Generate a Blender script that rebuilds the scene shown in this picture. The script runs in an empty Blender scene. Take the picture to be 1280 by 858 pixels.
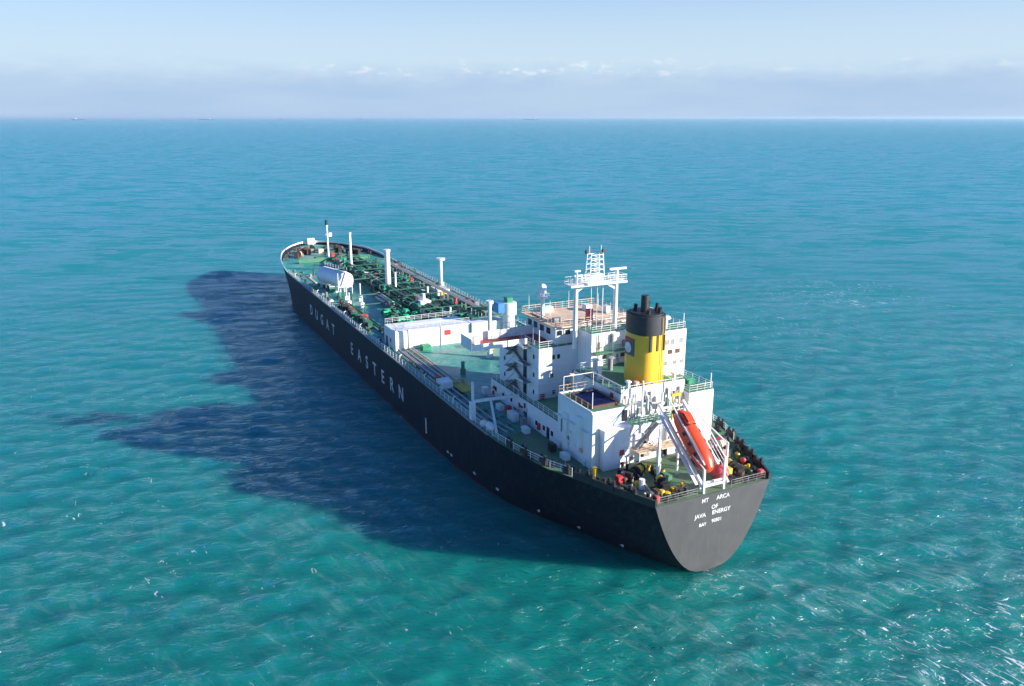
import bpy, bmesh, math, random
from mathutils import Vector, Matrix, Euler
random.seed(7)
R = math.radians
S = bpy.context.scene
C = S.collection

# ------------------------------------------------------------------ camera, sky, sun, exposure
CAM_H = 57.93
cam = bpy.data.cameras.new('camera'); cam_o = bpy.data.objects.new('camera', cam); C.objects.link(cam_o)
cam.sensor_width = 36; cam.lens = 28.24; cam.clip_start = 0.5; cam.clip_end = 200000
cam_o.location = (0, 0, CAM_H); cam_o.rotation_euler = (R(90 - 15.69), 0, 0)
S.camera = cam_o

HEAD = R(26.48)                                    # ship heading, left of +Y
ux, uy = -math.sin(HEAD), math.cos(HEAD)           # forward
vx, vy = -math.cos(HEAD), -math.sin(HEAD)          # port
SHIP_M = Matrix.Translation((26.31, 94.99, 0)) @ Matrix.Rotation(R(90) + HEAD, 4, 'Z')
# light travels (2 forward, 2.2 port, -1 down) in ship axes
lx, ly = 2.0 * ux + 2.2 * vx, 2.0 * uy + 2.2 * vy
to_sun = Vector((-lx, -ly, 1.0)).normalized()
elev = math.asin(to_sun.z); az = math.atan2(to_sun.x, to_sun.y)   # azimuth clockwise from +Y
sun = bpy.data.lights.new('sun', 'SUN'); sun.energy = 5.0; sun.angle = R(0.55); sun.color = (1.0, 0.93, 0.83)
sun_o = bpy.data.objects.new('sun', sun); C.objects.link(sun_o)
sun_o.rotation_euler = to_sun.to_track_quat('Z', 'Y').to_euler()

W = bpy.data.worlds.new('World'); S.world = W; W.use_nodes = True
nt = W.node_tree; nt.nodes.clear()
def N(tree, t, **k):
    n = tree.nodes.new(t)
    for a, b in k.items():
        if a == 'inp':
            for i, v in b.items(): n.inputs[i].default_value = v
        else: setattr(n, a, b)
    return n
def build_world():
    L = nt.links
    out = N(nt, 'ShaderNodeOutputWorld'); bg = N(nt, 'ShaderNodeBackground', inp={'Strength': 0.068})
    sky = N(nt, 'ShaderNodeTexSky', sky_type='NISHITA', sun_disc=False, sun_elevation=elev, sun_rotation=az,
            altitude=50, air_density=1.0, dust_density=0.6, ozone_density=4.0)
    tc = N(nt, 'ShaderNodeTexCoord')
    sep = N(nt, 'ShaderNodeSeparateXYZ'); L.new(tc.outputs['Generated'], sep.inputs[0])
    mp = N(nt, 'ShaderNodeMapping'); mp.inputs['Scale'].default_value = (9, 9, 26); L.new(tc.outputs['Generated'], mp.inputs[0])
    n1 = N(nt, 'ShaderNodeTexNoise', inp={'Scale': 2.2, 'Detail': 6.0, 'Roughness': 0.62}); L.new(mp.outputs[0], n1.inputs['Vector'])
    mp2 = N(nt, 'ShaderNodeMapping'); mp2.inputs['Scale'].default_value = (2, 2, 14); L.new(tc.outputs['Generated'], mp2.inputs[0])
    n2 = N(nt, 'ShaderNodeTexNoise', inp={'Scale': 2.0, 'Detail': 4.0}); L.new(mp2.outputs[0], n2.inputs['Vector'])
    def math_(op, a, b=None, clamp=False):
        m = N(nt, 'ShaderNodeMath', operation=op, use_clamp=clamp)
        for i, v in enumerate((a, b)):
            if v is None: continue
            if isinstance(v, (int, float)): m.inputs[i].default_value = v
            else: L.new(v, m.inputs[i])
        return m.outputs[0]
    def mr(v, a, b, c, d, smooth=True):
        m = N(nt, 'ShaderNodeMapRange'); m.interpolation_type = 'SMOOTHSTEP' if smooth else 'LINEAR'
        L.new(v, m.inputs[0])
        for i, x in enumerate((a, b, c, d)): m.inputs[i + 1].default_value = x
        return m.outputs[0]
    def mix(f, a, b):
        m = N(nt, 'ShaderNodeMix', data_type='RGBA')
        if isinstance(f, float): m.inputs[0].default_value = f
        else: L.new(f, m.inputs[0])
        for i, v in ((6, a), (7, b)):
            if isinstance(v, tuple): m.inputs[i].default_value = v
            else: L.new(v, m.inputs[i])
        return m.outputs[2]
    z = sep.outputs['Z']
    # thin pale veil over the blue: the high sky of the photograph is milky
    veil = mr(z, 0.06, 0.26, 0.9, 0.0)
    tint = N(nt, 'ShaderNodeMix', data_type='RGBA', blend_type='MULTIPLY'); tint.inputs[0].default_value = 1
    L.new(sky.outputs[0], tint.inputs[6]); tint.inputs[7].default_value = (0.55, 1.0, 1.55, 1)
    c = mix(veil, tint.outputs[2], SKY_VEIL)
    # distant cloud bank lying on the horizon with an uneven top
    zz = math_('ADD', z, mr(n1.outputs[0], 0.3, 0.7, -0.007, 0.007, False))
    bank = mr(zz, 0.030, 0.066, 1.0, 0.0)
    bank = math_('MULTIPLY', bank, mr(n2.outputs[0], 0.3, 0.7, 0.62, 1.0))
    c = mix(bank, c, SKY_BANK)
    # small sunlit cumulus tops along the bank
    mp3 = N(nt, 'ShaderNodeMapping'); mp3.inputs['Scale'].default_value = (17, 17, 38); mp3.inputs['Location'].default_value = (3.1, 0.4, 1.2)
    L.new(tc.outputs['Generated'], mp3.inputs[0])
    n3 = N(nt, 'ShaderNodeTexNoise', inp={'Scale': 3.0, 'Detail': 5.0, 'Roughness': 0.55}); L.new(mp3.outputs[0], n3.inputs['Vector'])
    puff = mr(n3.outputs[0], 0.53, 0.72, 0.0, 1.0)
    lay = math_('MULTIPLY', mr(z, 0.042, 0.053, 0.0, 1.0), mr(z, 0.056, 0.071, 1.0, 0.0))
    side = math_('MULTIPLY', mr(sep.outputs['X'], -0.28, -0.10, 0.12, 1.0), mr(sep.outputs['X'], 0.10, 0.30, 1.0, 0.35))
    c = mix(math_('MULTIPLY', math_('MULTIPLY', puff, lay), math_('MULTIPLY', side, 0.75)), c, SKY_PUFF)
    L.new(c, bg.inputs['Color']); L.new(bg.outputs[0], out.inputs[0])
SKY_VEIL = (4.7, 5.8, 6.7, 1)
SKY_BANK = (3.2, 4.35, 6.1, 1)
SKY_PUFF = (6.8, 7.1, 7.6, 1)
build_world()
S.view_settings.view_transform = 'Standard'; S.view_settings.look = 'None'
S.view_settings.gamma = 1; S.view_settings.use_curve_mapping = False; S.view_settings.exposure = 1.0
S.render.engine = 'CYCLES'
S.cycles.volume_bounces = 0; S.cycles.max_bounces = 6

# ------------------------------------------------------------------ helpers
def tag(o, label=None, cat=None, group=None, kind=None):
    if label: o['label'] = label
    if cat: o['category'] = cat
    if group: o['group'] = group
    if kind: o['kind'] = kind
    return o
def empty(name, M):
    o = bpy.data.objects.new(name, None); C.objects.link(o); o.matrix_world = M; o.empty_display_size = 1
    return o

def paint(name, col, col2=None, rough=0.5, scale=0.6, streak=0.0, streak_col=(0.22, 0.10, 0.05), metal=0.0, bump=0.0, fine=8.0, contrast=(0.35, 0.68)):
    """painted steel: two tones mixed by noise, optional rust runs stretched down the wall"""
    m = bpy.data.materials.new(name); m.use_nodes = True
    t = m.node_tree; L = t.links; b = t.nodes['Principled BSDF']
    b.inputs['Roughness'].default_value = rough; b.inputs['Metallic'].default_value = metal
    col2 = col2 or tuple(c * 0.8 for c in col)
    tc = N(t, 'ShaderNodeTexCoord')
    n = N(t, 'ShaderNodeTexNoise', inp={'Scale': scale, 'Detail': 7.0, 'Roughness': 0.62}); L.new(tc.outputs['Object'], n.inputs['Vector'])
    r = N(t, 'ShaderNodeMapRange'); L.new(n.outputs[0], r.inputs[0]); r.inputs[1].default_value, r.inputs[2].default_value = contrast
    mx = N(t, 'ShaderNodeMix', data_type='RGBA'); L.new(r.outputs[0], mx.inputs[0])
    mx.inputs[6].default_value = (*col, 1); mx.inputs[7].default_value = (*col2, 1)
    c = mx.outputs[2]
    if streak > 0:
        mp = N(t, 'ShaderNodeMapping'); mp.inputs['Scale'].default_value = (1.6, 1.6, 0.12); L.new(tc.outputs['Object'], mp.inputs[0])
        n2 = N(t, 'ShaderNodeTexNoise', inp={'Scale': 1.5, 'Detail': 5.0, 'Roughness': 0.7}); L.new(mp.outputs[0], n2.inputs['Vector'])
        r2 = N(t, 'ShaderNodeMapRange'); L.new(n2.outputs[0], r2.inputs[0])
        r2.inputs[1].default_value = 0.56; r2.inputs[2].default_value = 0.80; r2.inputs[4].default_value = streak
        m2 = N(t, 'ShaderNodeMix', data_type='RGBA'); L.new(r2.outputs[0], m2.inputs[0]); L.new(c, m2.inputs[6]); m2.inputs[7].default_value = (*streak_col, 1)
        c = m2.outputs[2]
    L.new(c, b.inputs['Base Color'])
    if bump:
        nb = N(t, 'ShaderNodeTexNoise', inp={'Scale': fine, 'Detail': 3.0}); L.new(tc.outputs['Object'], nb.inputs['Vector'])
        bp = N(t, 'ShaderNodeBump', inp={'Strength': bump, 'Distance': 0.05}); L.new(nb.outputs[0], bp.inputs['Height']); L.new(bp.outputs[0], b.inputs['Normal'])
    return m

M = {}
M['white'] = paint('white_paint', (0.82, 0.82, 0.82), (0.76, 0.75, 0.73), 0.45, 0.5, 0.4, (0.42, 0.30, 0.20), bump=.25, fine=1.2)
M['white_clean'] = paint('white_paint_clean', (0.82, 0.82, 0.81), (0.72, 0.71, 0.68), 0.4, 0.8, 0.25, (0.45, 0.33, 0.24))
M['cream'] = paint('cream_deck', (0.74, 0.55, 0.37), (0.62, 0.44, 0.30), 0.7, 0.7)
M['red'] = paint('red_paint', (0.55, 0.05, 0.045), (0.42, 0.04, 0.04), 0.5)
M['red_deck'] = paint('red_oxide_deck', (0.42, 0.075, 0.04), (0.30, 0.07, 0.05), 0.7)
M['green_deck'] = paint('green_deck_aft', (0.055, 0.17, 0.085), (0.17, 0.19, 0.12), 0.6, 0.3, bump=.2, contrast=(.35, .75))
M['green_top'] = paint('green_house_deck', (0.035, 0.20, 0.11), (0.10, 0.22, 0.13), 0.6, 0.6)
M['pipe_green'] = paint('green_pipe', (0.02, 0.19, 0.10), (0.06, 0.30, 0.17), 0.45, 0.8)
M['pipe_dark'] = paint('dark_green_pipe', (0.012, 0.085, 0.055), (0.04, 0.15, 0.09), 0.5, 0.9)
M['pipe_bright'] = paint('bright_green_valve', (0.02, 0.50, 0.22), (0.03, 0.38, 0.18), 0.4)
M['pipe_grey'] = paint('pinkish_grey_pipe', (0.48, 0.43, 0.42), (0.34, 0.33, 0.32), 0.5, 1.2)
M['black'] = paint('black_paint', (0.018, 0.018, 0.02), (0.035, 0.033, 0.032), 0.5, 1.0)
M['soot'] = paint('funnel_black', (0.035, 0.037, 0.045), (0.02, 0.02, 0.022), 0.55, 0.7)
M['yellow'] = paint('funnel_yellow', (0.80, 0.50, 0.03), (0.72, 0.43, 0.03), 0.45, 0.5, 0.25, (0.35, 0.22, 0.05))
M['yellow_s'] = paint('safety_yellow', (0.75, 0.50, 0.03), (0.55, 0.36, 0.03), 0.5)
M['glass'] = paint('dark_window', (0.02, 0.025, 0.03), (0.03, 0.035, 0.04), 0.12)
M['orange'] = paint('lifeboat_orange', (0.80, 0.07, 0.018), (0.66, 0.055, 0.018), 0.35, 1.0)
M['pink'] = paint('faded_red_cover', (0.62, 0.09, 0.09), (0.50, 0.07, 0.07), 0.6)
M['steel'] = paint('grey_steel', (0.30, 0.30, 0.29), (0.20, 0.19, 0.18), 0.5, 1.0)
M['rust'] = paint('rusty_brown', (0.13, 0.06, 0.035), (0.06, 0.04, 0.03), 0.7, 1.5)
M['pool'] = paint('deep_blue_lining', (0.005, 0.015, 0.075), (0.004, 0.012, 0.06), 0.8, 0.8); M['pool'].node_tree.nodes['Principled BSDF'].inputs['Specular IOR Level'].default_value = .1
M['letter'] = paint('white_lettering', (0.80, 0.80, 0.78), (0.42, 0.41, 0.40), 0.6, 1.1)
M['blue'] = paint('blue_panel', (0.06, 0.24, 0.50), (0.05, 0.18, 0.40), 0.4)
M['navy'] = paint('dark_teal_panel', (0.01, 0.07, 0.10), (0.01, 0.06, 0.08), 0.4)

# main deck: pale turquoise-green worn steel, darker where wet
def deck_mat():
    m = bpy.data.materials.new('main_deck'); m.use_nodes = True; t = m.node_tree; L = t.links; b = t.nodes['Principled BSDF']
    tc = N(t, 'ShaderNodeTexCoord')
    n = N(t, 'ShaderNodeTexNoise', inp={'Scale': 0.09, 'Detail': 8.0, 'Roughness': 0.6}); L.new(tc.outputs['Object'], n.inputs['Vector'])
    cr = N(t, 'ShaderNodeValToRGB'); L.new(n.outputs[0], cr.inputs[0])
    e = cr.color_ramp.elements; e[0].position = .36; e[0].color = (0.025, 0.22, 0.18, 1); e[1].position = .66; e[1].color = (0.30, 0.43, 0.37, 1)
    x = e.new(.5); x.color = (0.06, 0.36, 0.29, 1)
    n2 = N(t, 'ShaderNodeTexNoise', inp={'Scale': 1.4, 'Detail': 5.0}); L.new(tc.outputs['Object'], n2.inputs['Vector'])
    r = N(t, 'ShaderNodeMapRange'); L.new(n2.outputs[0], r.inputs[0]); r.inputs[1].default_value = .35; r.inputs[2].default_value = .7; r.inputs[3].default_value = .65; r.inputs[4].default_value = 1.1
    mm = N(t, 'ShaderNodeMix', data_type='RGBA', blend_type='MULTIPLY'); mm.inputs[0].default_value = 1
    L.new(cr.outputs[0], mm.inputs[6]); L.new(r.outputs[0], mm.inputs[7]); L.new(mm.outputs[2], b.inputs['Base Color'])
    rr = N(t, 'ShaderNodeMapRange'); L.new(n.outputs[0], rr.inputs[0]); rr.inputs[1].default_value = .4; rr.inputs[2].default_value = .6; rr.inputs[3].default_value = .3; rr.inputs[4].default_value = .65
    L.new(rr.outputs[0], b.inputs['Roughness'])
    return m
M['deck'] = deck_mat()

def hull_mat():
    m = bpy.data.materials.new('hull_paint'); m.use_nodes = True; t = m.node_tree; L = t.links; b = t.nodes['Principled BSDF']
    tc = N(t, 'ShaderNodeTexCoord'); sp = N(t, 'ShaderNodeSeparateXYZ'); L.new(tc.outputs['Object'], sp.inputs[0])
    mp = N(t, 'ShaderNodeMapping'); mp.inputs['Scale'].default_value = (1.0, 2.2, 0.10); L.new(tc.outputs['Object'], mp.inputs[0])
    n = N(t, 'ShaderNodeTexNoise', inp={'Scale': 1.3, 'Detail': 6.0, 'Roughness': 0.7}); L.new(mp.outputs[0], n.inputs['Vector'])
    cr = N(t, 'ShaderNodeValToRGB'); L.new(n.outputs[0], cr.inputs[0])
    e = cr.color_ramp.elements; e[0].position = .3; e[0].color = (0.007, 0.010, 0.018, 1); e[1].position = .72; e[1].color = (0.040, 0.036, 0.036, 1)
    x = e.new(.52); x.color = (0.013, 0.016, 0.024, 1)
    # boot-topping just above the water, with an uneven weedy edge
    n2 = N(t, 'ShaderNodeTexNoise', inp={'Scale': 0.7, 'Detail': 5.0}); L.new(tc.outputs['Object'], n2.inputs['Vector'])
    ad = N(t, 'ShaderNodeMath', operation='MULTIPLY_ADD'); L.new(n2.outputs[0], ad.inputs[0]); ad.inputs[1].default_value = 0.5; L.new(sp.outputs['Z'], ad.inputs[2])
    lt = N(t, 'ShaderNodeMath', operation='LESS_THAN'); L.new(ad.outputs[0], lt.inputs[0]); lt.inputs[1].default_value = 0.45
    mx = N(t, 'ShaderNodeMix', data_type='RGBA'); L.new(lt.outputs[0], mx.inputs[0]); L.new(cr.outputs[0], mx.inputs[6]); mx.inputs[7].default_value = (0.11, 0.03, 0.03, 1)
    mq = N(t, 'ShaderNodeMapping'); mq.inputs['Scale'].default_value = (0.8, 0.8, 0.07); L.new(tc.outputs['Object'], mq.inputs[0])
    nr = N(t, 'ShaderNodeTexNoise', inp={'Scale': 1.1, 'Detail': 6.0, 'Roughness': 0.72}); L.new(mq.outputs[0], nr.inputs['Vector'])
    rr = N(t, 'ShaderNodeMapRange'); L.new(nr.outputs[0], rr.inputs[0]); rr.inputs[1].default_value = .60; rr.inputs[2].default_value = .82; rr.inputs[4].default_value = .6
    mr_ = N(t, 'ShaderNodeMix', data_type='RGBA'); L.new(rr.outputs[0], mr_.inputs[0]); L.new(mx.outputs[2], mr_.inputs[6]); mr_.inputs[7].default_value = (0.10, 0.055, 0.035, 1)
    L.new(mr_.outputs[2], b.inputs['Base Color'])
    b.inputs['Roughness'].default_value = 0.48; b.inputs['Specular IOR Level'].default_value = 0.14
    # frames showing through the plating
    wv = N(t, 'ShaderNodeTexWave', wave_type='BANDS', bands_direction='Y', inp={'Scale': 0.35, 'Distortion': 0.8, 'Detail': 2.0}); L.new(tc.outputs['Object'], wv.inputs['Vector'])
    bp = N(t, 'ShaderNodeBump', inp={'Strength': 0.12, 'Distance': 0.1}); L.new(wv.outputs[0], bp.inputs['Height']); L.new(bp.outputs[0], b.inputs['Normal'])
    return m
M['hull'] = hull_mat()

class MB:
    def __init__(s): s.bm = bmesh.new()
    def box(s, x0, x1, y0, y1, z0, z1, bev=0):
        mat = Matrix.Translation(((x0 + x1) / 2, (y0 + y1) / 2, (z0 + z1) / 2)) @ Matrix.Diagonal((abs(x1 - x0), abs(y1 - y0), abs(z1 - z0), 1))
        r = bmesh.ops.create_cube(s.bm, size=1, matrix=mat)
        if bev:
            ed = list({e for v in r['verts'] for e in v.link_edges})
            bmesh.ops.bevel(s.bm, geom=ed, offset=bev, segments=2, affect='EDGES')
        return s
    def cyl(s, p, q, r, r2=None, n=12):
        p, q = Vector(p), Vector(q); d = q - p
        mat = Matrix.Translation((p + q) / 2) @ d.to_track_quat('Z', 'Y').to_matrix().to_4x4()
        bmesh.ops.create_cone(s.bm, cap_ends=True, segments=n, radius1=r, radius2=r if r2 is None else r2, depth=d.length, matrix=mat)
        return s
    def beam(s, p, q, w, h=None):
        p, q = Vector(p), Vector(q); d = q - p; h = h or w
        mat = Matrix.Translation((p + q) / 2) @ d.to_track_quat('Z', 'Y').to_matrix().to_4x4() @ Matrix.Diagonal((w, h, d.length, 1))
        bmesh.ops.create_cube(s.bm, size=1, matrix=mat); return s
    def path(s, pts, r, n=8):
        for a, b in zip(pts, pts[1:]): s.cyl(a, b, r, n=n)
        for p in pts[1:-1]: s.ball(p, r * 1.02, 8, 6)
        return s
    def ball(s, p, r, u=16, v=10, sc=(1, 1, 1)):
        bmesh.ops.create_uvsphere(s.bm, u_segments=u, v_segments=v, radius=r, matrix=Matrix.Translation(p) @ Matrix.Diagonal((*sc, 1))); return s
    def prism(s, pts, z0, z1, zt=None):
        lo = [s.bm.verts.new((x, y, z0)) for x, y in pts]; hi = [s.bm.verts.new((x, y, z1)) for x, y in pts]
        s.bm.faces.new(lo[::-1]); s.bm.faces.new(hi)
        for i in range(len(pts)):
            j = (i + 1) % len(pts); s.bm.faces.new((lo[i], lo[j], hi[j], hi[i]))
        return s
    def rail(s, pts, h=1.05, step=1.8, r=0.035, bars=3):
        for a, b in zip(pts, pts[1:]):
            a, b = Vector(a), Vector(b); k = max(1, round((b - a).length / step))
            for i in range(k + 1):
                p = a.lerp(b, i / k); s.cyl(p, p + Vector((0, 0, h)), r, n=5)
            for j in range(bars):
                o = Vector((0, 0, h * (j + 1) / bars)); s.cyl(a + o, b + o, r * (1.1 if j == bars - 1 else .7), n=5)
        return s
    def build(s, name, mat, parent=None, smooth=False, label=None):
        bmesh.ops.recalc_face_normals(s.bm, faces=s.bm.faces)
        me = bpy.data.meshes.new(name); s.bm.to_mesh(me); s.bm.free()
        me.materials.append(mat)
        if smooth:
            for p in me.polygons: p.use_smooth = True
            try: me.set_sharp_from_angle(angle=R(40))
            except Exception: pass
        o = bpy.data.objects.new(name, me); C.objects.link(o)
        if parent: o.parent = parent
        if label: o['label'] = label
        return o
def interp(tab, x):
    if x <= tab[0][0]: return tab[0][1]
    for (a, b), (c, d) in zip(tab, tab[1:]):
        if x <= c: return b + (d - b) * (x - a) / (c - a)
    return tab[-1][1]

# ------------------------------------------------------------------ water
def water_mat():
    m = bpy.data.materials.new('sea_water'); m.use_nodes = True; t = m.node_tree; L = t.links; t.nodes.clear()
    out = N(t, 'ShaderNodeOutputMaterial'); geo = N(t, 'ShaderNodeNewGeometry')
    P = geo.outputs['Position']
    def mp(scale, rot=0, loc=(0, 0, 0)):
        q0 = N(t, 'ShaderNodeMapping'); q0.inputs['Rotation'].default_value = (0, 0, R(rot)); L.new(P, q0.inputs[0])
        q = N(t, 'ShaderNodeMapping'); q.inputs['Scale'].default_value = scale; q.inputs['Location'].default_value = loc
        L.new(q0.outputs[0], q.inputs[0]); return q.outputs[0]
    def noise(v, sc, det=4, rough=.55, dist=0.0):
        n = N(t, 'ShaderNodeTexNoise', inp={'Scale': sc, 'Detail': det, 'Roughness': rough, 'Distortion': dist}); L.new(v, n.inputs['Vector']); return n.outputs[0]
    def mt(op, a, b=None, c=None, clamp=False):
        q = N(t, 'ShaderNodeMath', operation=op, use_clamp=clamp)
        for i, v in enumerate((a, b, c)):
            if v is None: continue
            if isinstance(v, (int, float)): q.inputs[i].default_value = v
            else: L.new(v, q.inputs[i])
        return q.outputs[0]
    def mr(v, a, b, c, d, sm=True):
        q = N(t, 'ShaderNodeMapRange'); q.interpolation_type = 'SMOOTHSTEP' if sm else 'LINEAR'; L.new(v, q.inputs[0])
        for i, x in enumerate((a, b, c, d)): q.inputs[i + 1].default_value = x
        return q.outputs[0]
    def mix(f, a, b):
        q = N(t, 'ShaderNodeMix', data_type='RGBA'); L.new(f, q.inputs[0])
        for i, v in ((6, a), (7, b)):
            if isinstance(v, tuple): q.inputs[i].default_value = v
            else: L.new(v, q.inputs[i])
        return q.outputs[2]
    # wave heights (metres)
    def ridged(v, sc, det, dist=0.0):
        n = noise(v, sc, det, .55, dist); return mt('SUBTRACT', 1.0, mt('ABSOLUTE', mt('MULTIPLY', mt('SUBTRACT', n, .5), 2.6)))
    swell = noise(mp((1, 1.9, 1), 12), 0.055, 3, .5, .4)
    w1 = ridged(mp((1, 2.3, 1), 14), 0.16, 5, .6)
    w2 = ridged(mp((1, 1.9, 1), -9), 0.45, 5, .5)
    w3 = noise(mp((1, 1.7, 1), 22), 1.6, 4, .6)
    h = mt('ADD', mt('ADD', mt('MULTIPLY', swell, .4), mt('MULTIPLY', w1, .34)), mt('ADD', mt('MULTIPLY', w2, .42), mt('MULTIPLY', w3, .15)))
    bp = N(t, 'ShaderNodeBump', inp={'Strength': 1.0, 'Distance': 1.0}); L.new(h, bp.inputs['Height'])
    # body colour: green-turquoise with clearer and siltier patches
    pa = noise(mp((1, 1.6, 1), 20), 0.018, 5, .6, .5)
    pb = noise(mp((1, 2.0, 1), 14), 0.12, 4, .6)
    pc = mt('ADD', mt('MULTIPLY', pa, .6), mt('MULTIPLY', pb, .4))
    col = mix(mr(pc, .30, .70, 0, 1), WATER_DARK, WATER_LIGHT)
    # body colour goes bluer with distance: sky reflection painted in
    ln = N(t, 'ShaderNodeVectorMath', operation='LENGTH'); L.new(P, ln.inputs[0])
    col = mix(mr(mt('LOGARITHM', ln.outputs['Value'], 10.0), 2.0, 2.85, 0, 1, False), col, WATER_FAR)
    # foam
    def blob(x, y, r, s):
        d = N(t, 'ShaderNodeVectorMath', operation='DISTANCE'); L.new(P, d.inputs[0]); d.inputs[1].default_value = (x, y, 0)
        return mr(d.outputs['Value'], r * .2, r, s, 0)
    area = blob(62, 64, 36, .17)
    for a in ((-20, 80, 60, .02), (32, 90, 18, .06), (-95, 130, 70, .03), (110, 270, 50, .09), (75, 225, 40, .07), (27, 93, 5, .10)):
        area = mt('MAXIMUM', area, blob(*a))
    fn = noise(mp((1, 2.6, 1), 52), .50, 6, .58, 1.2)
    windrow = mt('MULTIPLY', mr(mt('ADD', mt('MULTIPLY', noise(mp((1, 4.0, 1), 47), .085, 10, .78, 1.6), .7), mt('MULTIPLY', noise(mp((1, 1.6, 1), 20), .05, 4, .6), .3)), .50, .74, 0, 1), mt('ADD', blob(62, 70, 62, .50), mt('MAXIMUM', blob(-25, 85, 75, .14), blob(95, 210, 90, .26))))
    fb = noise(mp((1, 1.4, 1), 10), .07, 3, .5)
    foam = mr(mt('ADD', mt('ADD', fn, area), mt('MULTIPLY', mt('SUBTRACT', fb, .5), .26)), .70, .79, 0, 1)
    fres = N(t, 'ShaderNodeFresnel', inp={'IOR': 1.33}); L.new(bp.outputs[0], fres.inputs['Normal'])
    facet = noise(mp((1, 2.8, 1), -8), .34, 9, .74, .4)
    facet2 = noise(mp((1, 3.4, 1), 4), .035, 10, .74, .3)
    facet3 = noise(mp((1, 1.5, 1), 7), .022, 10, .86, .1)
    fct = mt('ADD', mt('MULTIPLY', facet, .60), mt('ADD', mt('MULTIPLY', facet2, .24), mt('MULTIPLY', noise(mp((1, 2.0, 1), 15), 1.3, 5, .7), .16)))
    lg = mt('LOGARITHM', ln.outputs['Value'], 10.0)
    farw = mr(lg, 2.25, 2.95, 0, 1)
    fcf = mt('ADD', mt('MULTIPLY', facet2, .45), mt('MULTIPLY', facet3, .55))
    fct = mt('ADD', mt('MULTIPLY', fct, mt('SUBTRACT', 1.0, farw)), mt('MULTIPLY', mt('ADD', mt('MULTIPLY', mt('SUBTRACT', fcf, .5), 3.4), .5), farw))
    fac = mt('MINIMUM', mt('MULTIPLY', fres.outputs[0], mr(fct, .415, .585, .2, 2.3)), .66)
    # silty water: light enters, spreads a few metres and comes back out
    up = N(t, 'ShaderNodeCombineXYZ', inp={'Z': 1.0})
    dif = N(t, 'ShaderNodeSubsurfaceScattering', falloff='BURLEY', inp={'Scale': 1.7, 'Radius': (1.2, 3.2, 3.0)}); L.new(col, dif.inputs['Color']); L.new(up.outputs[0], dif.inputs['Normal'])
    glo = N(t, 'ShaderNodeBsdfGlossy', inp={'Roughness': 0.13, 'Color': (.74, .92, 1, 1)}); L.new(bp.outputs[0], glo.inputs['Normal'])
    ms = N(t, 'ShaderNodeMixShader'); L.new(fac, ms.inputs[0]); L.new(dif.outputs[0], ms.inputs[1]); L.new(glo.outputs[0], ms.inputs[2])
    fd = N(t, 'ShaderNodeBsdfDiffuse', inp={'Color': (.8, .83, .83, 1)})
    m2 = N(t, 'ShaderNodeMixShader'); L.new(mt('MINIMUM', mt('MAXIMUM', mt('MULTIPLY', foam, .85), windrow), .9), m2.inputs[0]); L.new(ms.outputs[0], m2.inputs[1]); L.new(fd.outputs[0], m2.inputs[2])
    L.new(m2.outputs[0], out.inputs[0])
    return m
WATER_DARK = (0.003, 0.138, 0.122, 1)
WATER_LIGHT = (0.006, 0.200, 0.165, 1)
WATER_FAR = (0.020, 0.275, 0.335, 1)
import numpy as np
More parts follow.
